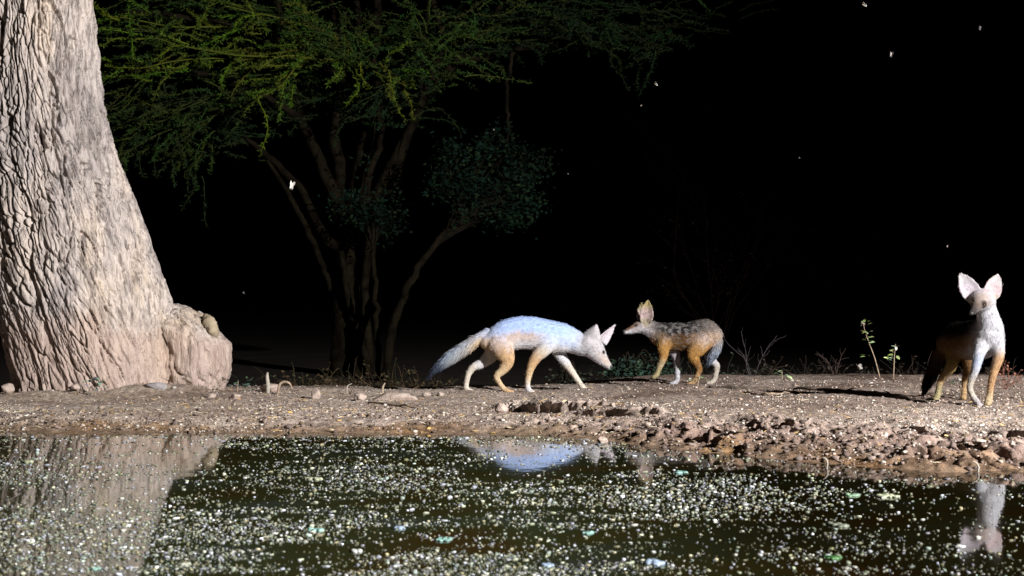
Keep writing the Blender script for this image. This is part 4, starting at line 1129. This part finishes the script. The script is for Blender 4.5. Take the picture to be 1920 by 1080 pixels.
upright([(717, 733), (718, 726), (722, 718)], 8.4, [.006, .006, .003], 'short tan splinter of wood behind the long slab', M_wound, 'wood_splinter', 'stick')
upright([(1546, 882), (1551, 872), (1549, 862), (1543, 857)], 4.72, [.0024, .0024, .002, .001], 'thin bent straw standing at the water edge', M_palestick, 'straw', 'straw')
upright([(1832, 886), (1834, 876), (1830, 868), (1822, 864)], 4.62, [.003, .003, .0024, .001], 'curled straw at the water edge below the facing jackal', M_palestick, 'straw', 'straw')

# ------------------------------------------------------------------ seedlings and weeds
def seedling(px, D, leaves, label, lsize=.03, cols=((.24, .34, .14), (.34, .42, .16), (.3, .36, .28)), name='seedling', stemr=.0035):
    b = W(px[0][0], px[0][1], D); b.z = gz(b.x, b.y) - .005
    root = link(name, None, loc=b, label=label, cat='plant')
    pts = [Vector((0, 0, 0))] + [W(p[0], p[1], D) - b for p in px[1:]]
    c = catmull(pts, 5)
    mb = MB(); mb.tube(c, np.linspace(stemr, stemr * .45, len(c)), 6, wob=.05)
    link('stem', mb.mesh('stem', True), M_twig, root)
    for (x, y, n, sp) in leaves:
        q = W(x, y, D) - b
        for k in range(n):
            a = random.random() * 6.28
            d = Vector((math.cos(a), math.sin(a) * .7, random.uniform(-.5, .5))).normalized()
            l = lsize * random.uniform(.7, 1.25); w = l * .5
            s = d.cross(Vector((0, 0, 1)) + Vector((random.gauss(0, .4), random.gauss(0, .4), 0))).normalized()
            nrm = s.cross(d)
            o = q + Vector((random.gauss(0, sp), random.gauss(0, sp), random.gauss(0, sp)))
            v = []
            for (t, u, h) in ((0, 0, 0), (.3, .42, .05), (.3, -.42, .05), (.3, 0, -.01), (.68, .40, .02), (.68, -.40, .02), (.68, 0, -.05), (1, 0, -.12)):
                v.append(o + d * (t * l) + s * (u * w * 1.1) + nrm * (h * l))
            m2 = MB(); m2.add(v, [(3, 1, 4, 6), (2, 3, 6, 5)], [(0, 1, 3), (0, 3, 2), (6, 4, 7), (5, 6, 7)], tuple(kk * random.uniform(.75, 1.2) for kk in random.choice(cols)))
            link('leaf', m2.mesh('leaf'), M_tint, root)
    return root
seedling([(1650, 702), (1640, 672), (1630, 645), (1622, 622), (1619, 608)], 9.1, [(1620, 608, 6, .012), (1624, 622, 4, .01), (1627, 634, 5, .01), (1631, 642, 4, .01), (1626, 668, 3, .008)], 'taller leafy seedling standing alone on the back of the bank', .034)
seedling([(1675, 704), (1676, 685), (1677, 665), (1679, 645)], 9.1, [(1678, 648, 5, .01), (1677, 660, 4, .01), (1671, 670, 4, .01), (1664, 674, 3, .008)], 'shorter leafy seedling right of the tall one', .032)
seedling([(1466, 708), (1466, 700), (1466, 695)], 9.1, [(1462, 697, 5, .01), (1470, 702, 5, .012)], 'small bright green sprout low on the back of the bank', .034, ((.24, .36, .16), (.3, .4, .22)))
seedling([(445, 735), (446, 722), (447, 714)], 8.5, [(440, 716, 8, .016), (456, 720, 8, .018), (470, 716, 6, .016), (478, 724, 5, .016)], 'grey-green weeds growing right of the burl', .03, ((.07, .13, .09), (.1, .16, .12), (.16, .2, .18)), 'weed')
seedling([(178, 730), (180, 722), (181, 715)], 8.05, [(180, 714, 12, .018), (188, 720, 6, .014), (172, 720, 5, .012)], 'dusty grey-green weed at the foot of the big trunk', .034, ((.22, .26, .22), (.3, .33, .3), (.16, .2, .17)), 'weed')
seedling([(1307, 722), (1310, 712), (1312, 706)], 8.3, [(1309, 712, 4, .01), (1314, 708, 4, .01)], 'small green weed under the middle jackal', .028, ((.1, .16, .06), (.16, .2, .1)), 'weed')
seedling([(1800, 742), (1802, 730), (1800, 722)], 7.4, [(1797, 728, 5, .016), (1806, 722, 4, .014), (1790, 735, 4, .014)], 'dusty weed growing under the belly of the facing jackal', .03, ((.12, .16, .12), (.18, .2, .16)), 'weed')
bare_shrub(1412, 712, 9.3, .34, 3, (0.04, 0.034, 0.036), 'spindly leafless twig shrub right of the middle jackal', .35, 'twig_shrub', wr=.0035)
bare_shrub(1885, 735, 7.9, .16, 7, (0.16, 0.07, 0.05), 'small reddish dry weed right of the legs of the facing jackal', .5, 'dry_weed', leaves=2, lcol=(.2, .09, .06), wr=.002, lsz=.018)
bare_shrub(1565, 712, 9.6, .2, 5, (0.05, 0.035, 0.03), 'dark dry weed left of the seedlings', .4, 'dry_weed', wr=.003)

# ------------------------------------------------------------------ debris floating on the pond
def fleck_fn():
    py = 818 + 275 * random.random()
    d = 1500 / (py - 560)
    px = random.uniform(-20, 1940)
    x = (px - 960) / F * d
    if d > float(np.interp(x, SX, SY)) - .03: return None
    # fewer flecks towards the right, and drifting patches
    dens = 1.0 - .80 * float(sstep(1150, 1800, px + (py - 1000) * .9))
    if px < 280: dens *= .75
    dens *= .12 + 1.1 * float(sstep(-.45, .5, perlin(x * 1.6, d * 1.6, 3.1) + .8 * perlin(x * 4.0, d * 11.0, 7.7)))
    if random.random() > dens: return None
    r = .00085 * math.exp(abs(random.gauss(0, .72)))
    r = min(r, .0046) * (1 + .13 * max(0, d - 3))
    c = random.choice([(.26, .27, .20), (.2, .22, .15), (.34, .34, .31), (.16, .2, .17), (.21, .19, .11), (.12, .14, .09), (.08, .08, .04), (.08, .085, .06), (.2, .21, .25), (.36, .38, .42)])
    g = random.uniform(.45, 1.2)
    if random.random() < .16: g *= 2.1
    return (x, d, .0006), (r * random.uniform(.9, 2.3), r * random.uniform(.7, 1.6), r * random.uniform(.2, .8)), tuple(k * g for k in c)
scatter_blobs('floating_flecks', 22000, fleck_fn, M_fleck, 'floating debris', 'pale flecks of debris floating all over the pond')

def on_water(px, py):
    d = 1500 / (py - 560); return Vector(((px - 960) / F * d, d, 0))
# small round leaves
lm = []
for k in range(6):
    v = IV1 * np.array([1, 1, .28]) * (1 + rng.normal(0, .10, (len(IV1), 1)))
    me = mesh_np('floating_leaf', v, IF1); smooth(me)
    f = random.uniform(.5, .8); c = [(.62, .64, .5), (.66, .66, .6), (.5, .56, .4), (.6, .56, .4), (.56, .6, .56), (.64, .6, .5)][k]
    set_col(me, np.tile(np.array(c) * f, (len(v), 1))); me.materials.append(M_fleck)
    lm.append(me)
cnt = 0
while cnt < 80:
    px = random.uniform(5, 1790); py = random.uniform(870, 1075)
    if px > 1300 and random.random() < .6: continue
    p = on_water(px, py); r = random.uniform(.0042, .0072)
    o = link('floating_leaf', lm[random.randrange(6)], None, loc=(p.x, p.y, .001), label='small pale rounded leaf afloat among the specks on the pond', cat='leaf', group='small pale leaves afloat on the pond')
    o.scale = (r * random.uniform(1, 1.5), r, r * random.uniform(.7, 1.2)); o.rotation_euler = (0, 0, random.random() * 6.28)
    cnt += 1

def algae(px, py, w, col, label, n=16):
    p = on_water(px, py); k = p.y / F
    mb = MB()
    for _ in range(n):
        r = w * k * random.uniform(.13, .22)
        c = np.array([max(-.42, min(.42, random.gauss(0, .22))) * w * k, max(-.5, min(.5, random.gauss(0, .28))) * w * k, 0.001])
        v = IV1 * (1 + rng.normal(0, .15, (len(IV1), 1))) * np.array([r * random.uniform(.9, 1.6), r * 1.2, r * .6]) + c
        f = random.uniform(.7, 1.2)
        mb.add(v, None, IF1, tuple(q * f for q in col))
    link('algae_clump', mb.mesh('algae_clump', True), M_fleck, loc=p, label=label, cat='algae')
CY = (.15, .27, .24); GN = (.03, .09, .025); PB = (.2, .26, .34); YW = (.25, .27, .18)
for a in [(590, 994, 28, CY, 'teal and white algae clump left of the middle of the pond'), (830, 1012, 30, CY, 'teal algae clump in the middle of the pond'),
          (1022, 1060, 30, PB, 'pale blue clump at the bottom edge of the pond'), (1275, 886, 24, CY, 'star-shaped teal clump near the far shore'),
          (1600, 929, 26, (.12, .2, .12), 'left one of the two green clumps in the dark water at right'), (1664, 931, 40, YW, 'wide yellowish clump, right one of the two in the dark water'),
          (1562, 1046, 30, GN, 'bright green weed clump in the dark water near the bottom right'), (1222, 1056, 40, PB, 'pale blue froth clump at the bottom right of the middle'),
          (178, 1067, 22, CY, 'teal clump in the reflection of the big trunk'), (52, 866, 22, YW, 'whitish clump near the shore at the far left'),
          (667, 1034, 26, (.4, .42, .4), 'white froth clump left of the bottom middle'), (592, 898, 24, YW, 'pale star-shaped clump near the shore left of the middle'),
          (345, 1058, 24, (.3, .31, .25), 'pale clump just right of the trunk reflection'), (1585, 1066, 18, (.25, .25, .21), 'greyish clump at the bottom right'),
          (750, 990, 26, PB, 'bluish froth streak in the middle of the pond'), (1100, 1000, 22, CY, 'small teal clump right of the middle of the pond'),
          (1570, 985, 34, (.1, .11, .08), 'long dull clump in the darkest water at right')]:
    algae(*a)

# ------------------------------------------------------------------ moths in the beam
M_dimwing = simple_mat('dimmed_moth_wing', (0.05, 0.045, 0.05), (0.10, 0.09, 0.10), 120, 0.8)  # wing copy with weaker light put into its colour, for dim moths
def moth(px, py, D, size, rot, label, tilt=1.3):
    if 'bright' in label or 'blurred' in label: size *= 1.35
    root = link('moth', None, loc=W(px, py, D), label=label, cat='moth', group='moths flying in the beam')
    root.rotation_euler = rot
    s = size
    mb = MB(); mb.tube([(0, -.35 * s, 0), (0, -.1 * s, .02 * s), (0, .2 * s, .02 * s), (0, .45 * s, 0)], [.03 * s, .10 * s, .11 * s, .03 * s], 8)
    link('body', mb.mesh('body', True), M_mothbody, root)
    for sx in (-1, 1):
        mb = MB()
        v = []
        out = [(0.05, .25), (.5, .42), (.85, .3), (.8, .02), (.5, -.1), (.62, -.3), (.35, -.5), (.05, -.2)]
        for z in (.012, -.012):
            for (x, y) in out: v.append((sx * x * s * .38, y * s * 1.3, (tilt * x * .38 + z) * s))
        n = len(out)
        me = bpy.data.meshes.new('wing')
        fs = [list(range(n)), list(range(2 * n - 1, n - 1, -1))] + [(i, (i + 1) % n, n + (i + 1) % n, n + i) for i in range(n)]
        me.from_pydata(v, [], fs); me.update()
        link('wing', me, M_dimwing if 'bright' not in label and 'blurred' not in label and 'pale' not in label else M_wing, root)
for a in [(546, 348, 6.0, .022, (1.2, .3, .4), 'bright moth flying in front of the left stems of the thorn tree'),
          (1620, 9, 5.5, .013, (.6, .3, 1.2), 'bright white moth at the top edge right of the middle'),
          (1836, 52, 8.5, .026, (1.2, .5, .7), 'dim moth in the top right corner'),
          (1671, 102, 9.0, .03, (1.4, .2, .1), 'dim purplish moth left of the corner moth'),
          (1229, 158, 7.5, .020, (.7, .5, 1.0), 'pale moth below the right end of the thorn tree crown, upper of two'),
          (1202, 198, 9.0, .022, (.5, .2, .2), 'grey moth just below the upper of two near the crown end'),
          (1610, 690, 8.8, .034, (.4, .1, .3), 'blurred white moth low over the bank by the seedlings'),
          (1499, 296, 8, .009, (.6, .3, 1.2), 'tiny moth speck in the empty dark above the right bank'),
          (456, 549, 9, .016, (.8, .3, 1.2), 'dim moth in the dark between big trunk and thorn tree'),
          (1776, 462, 8, .014, (1.0, .3, .2), 'tiny moth just above the ears of the facing jackal'),
          (1065, 326, 8, .008, (.6, .3, 1.2), 'tiny moth speck right of the sapling crown'),
          (926, 243, 8, .008, (1.2, .3, .2), 'tiny moth speck beside the hanging branch')]:
    moth(*a)
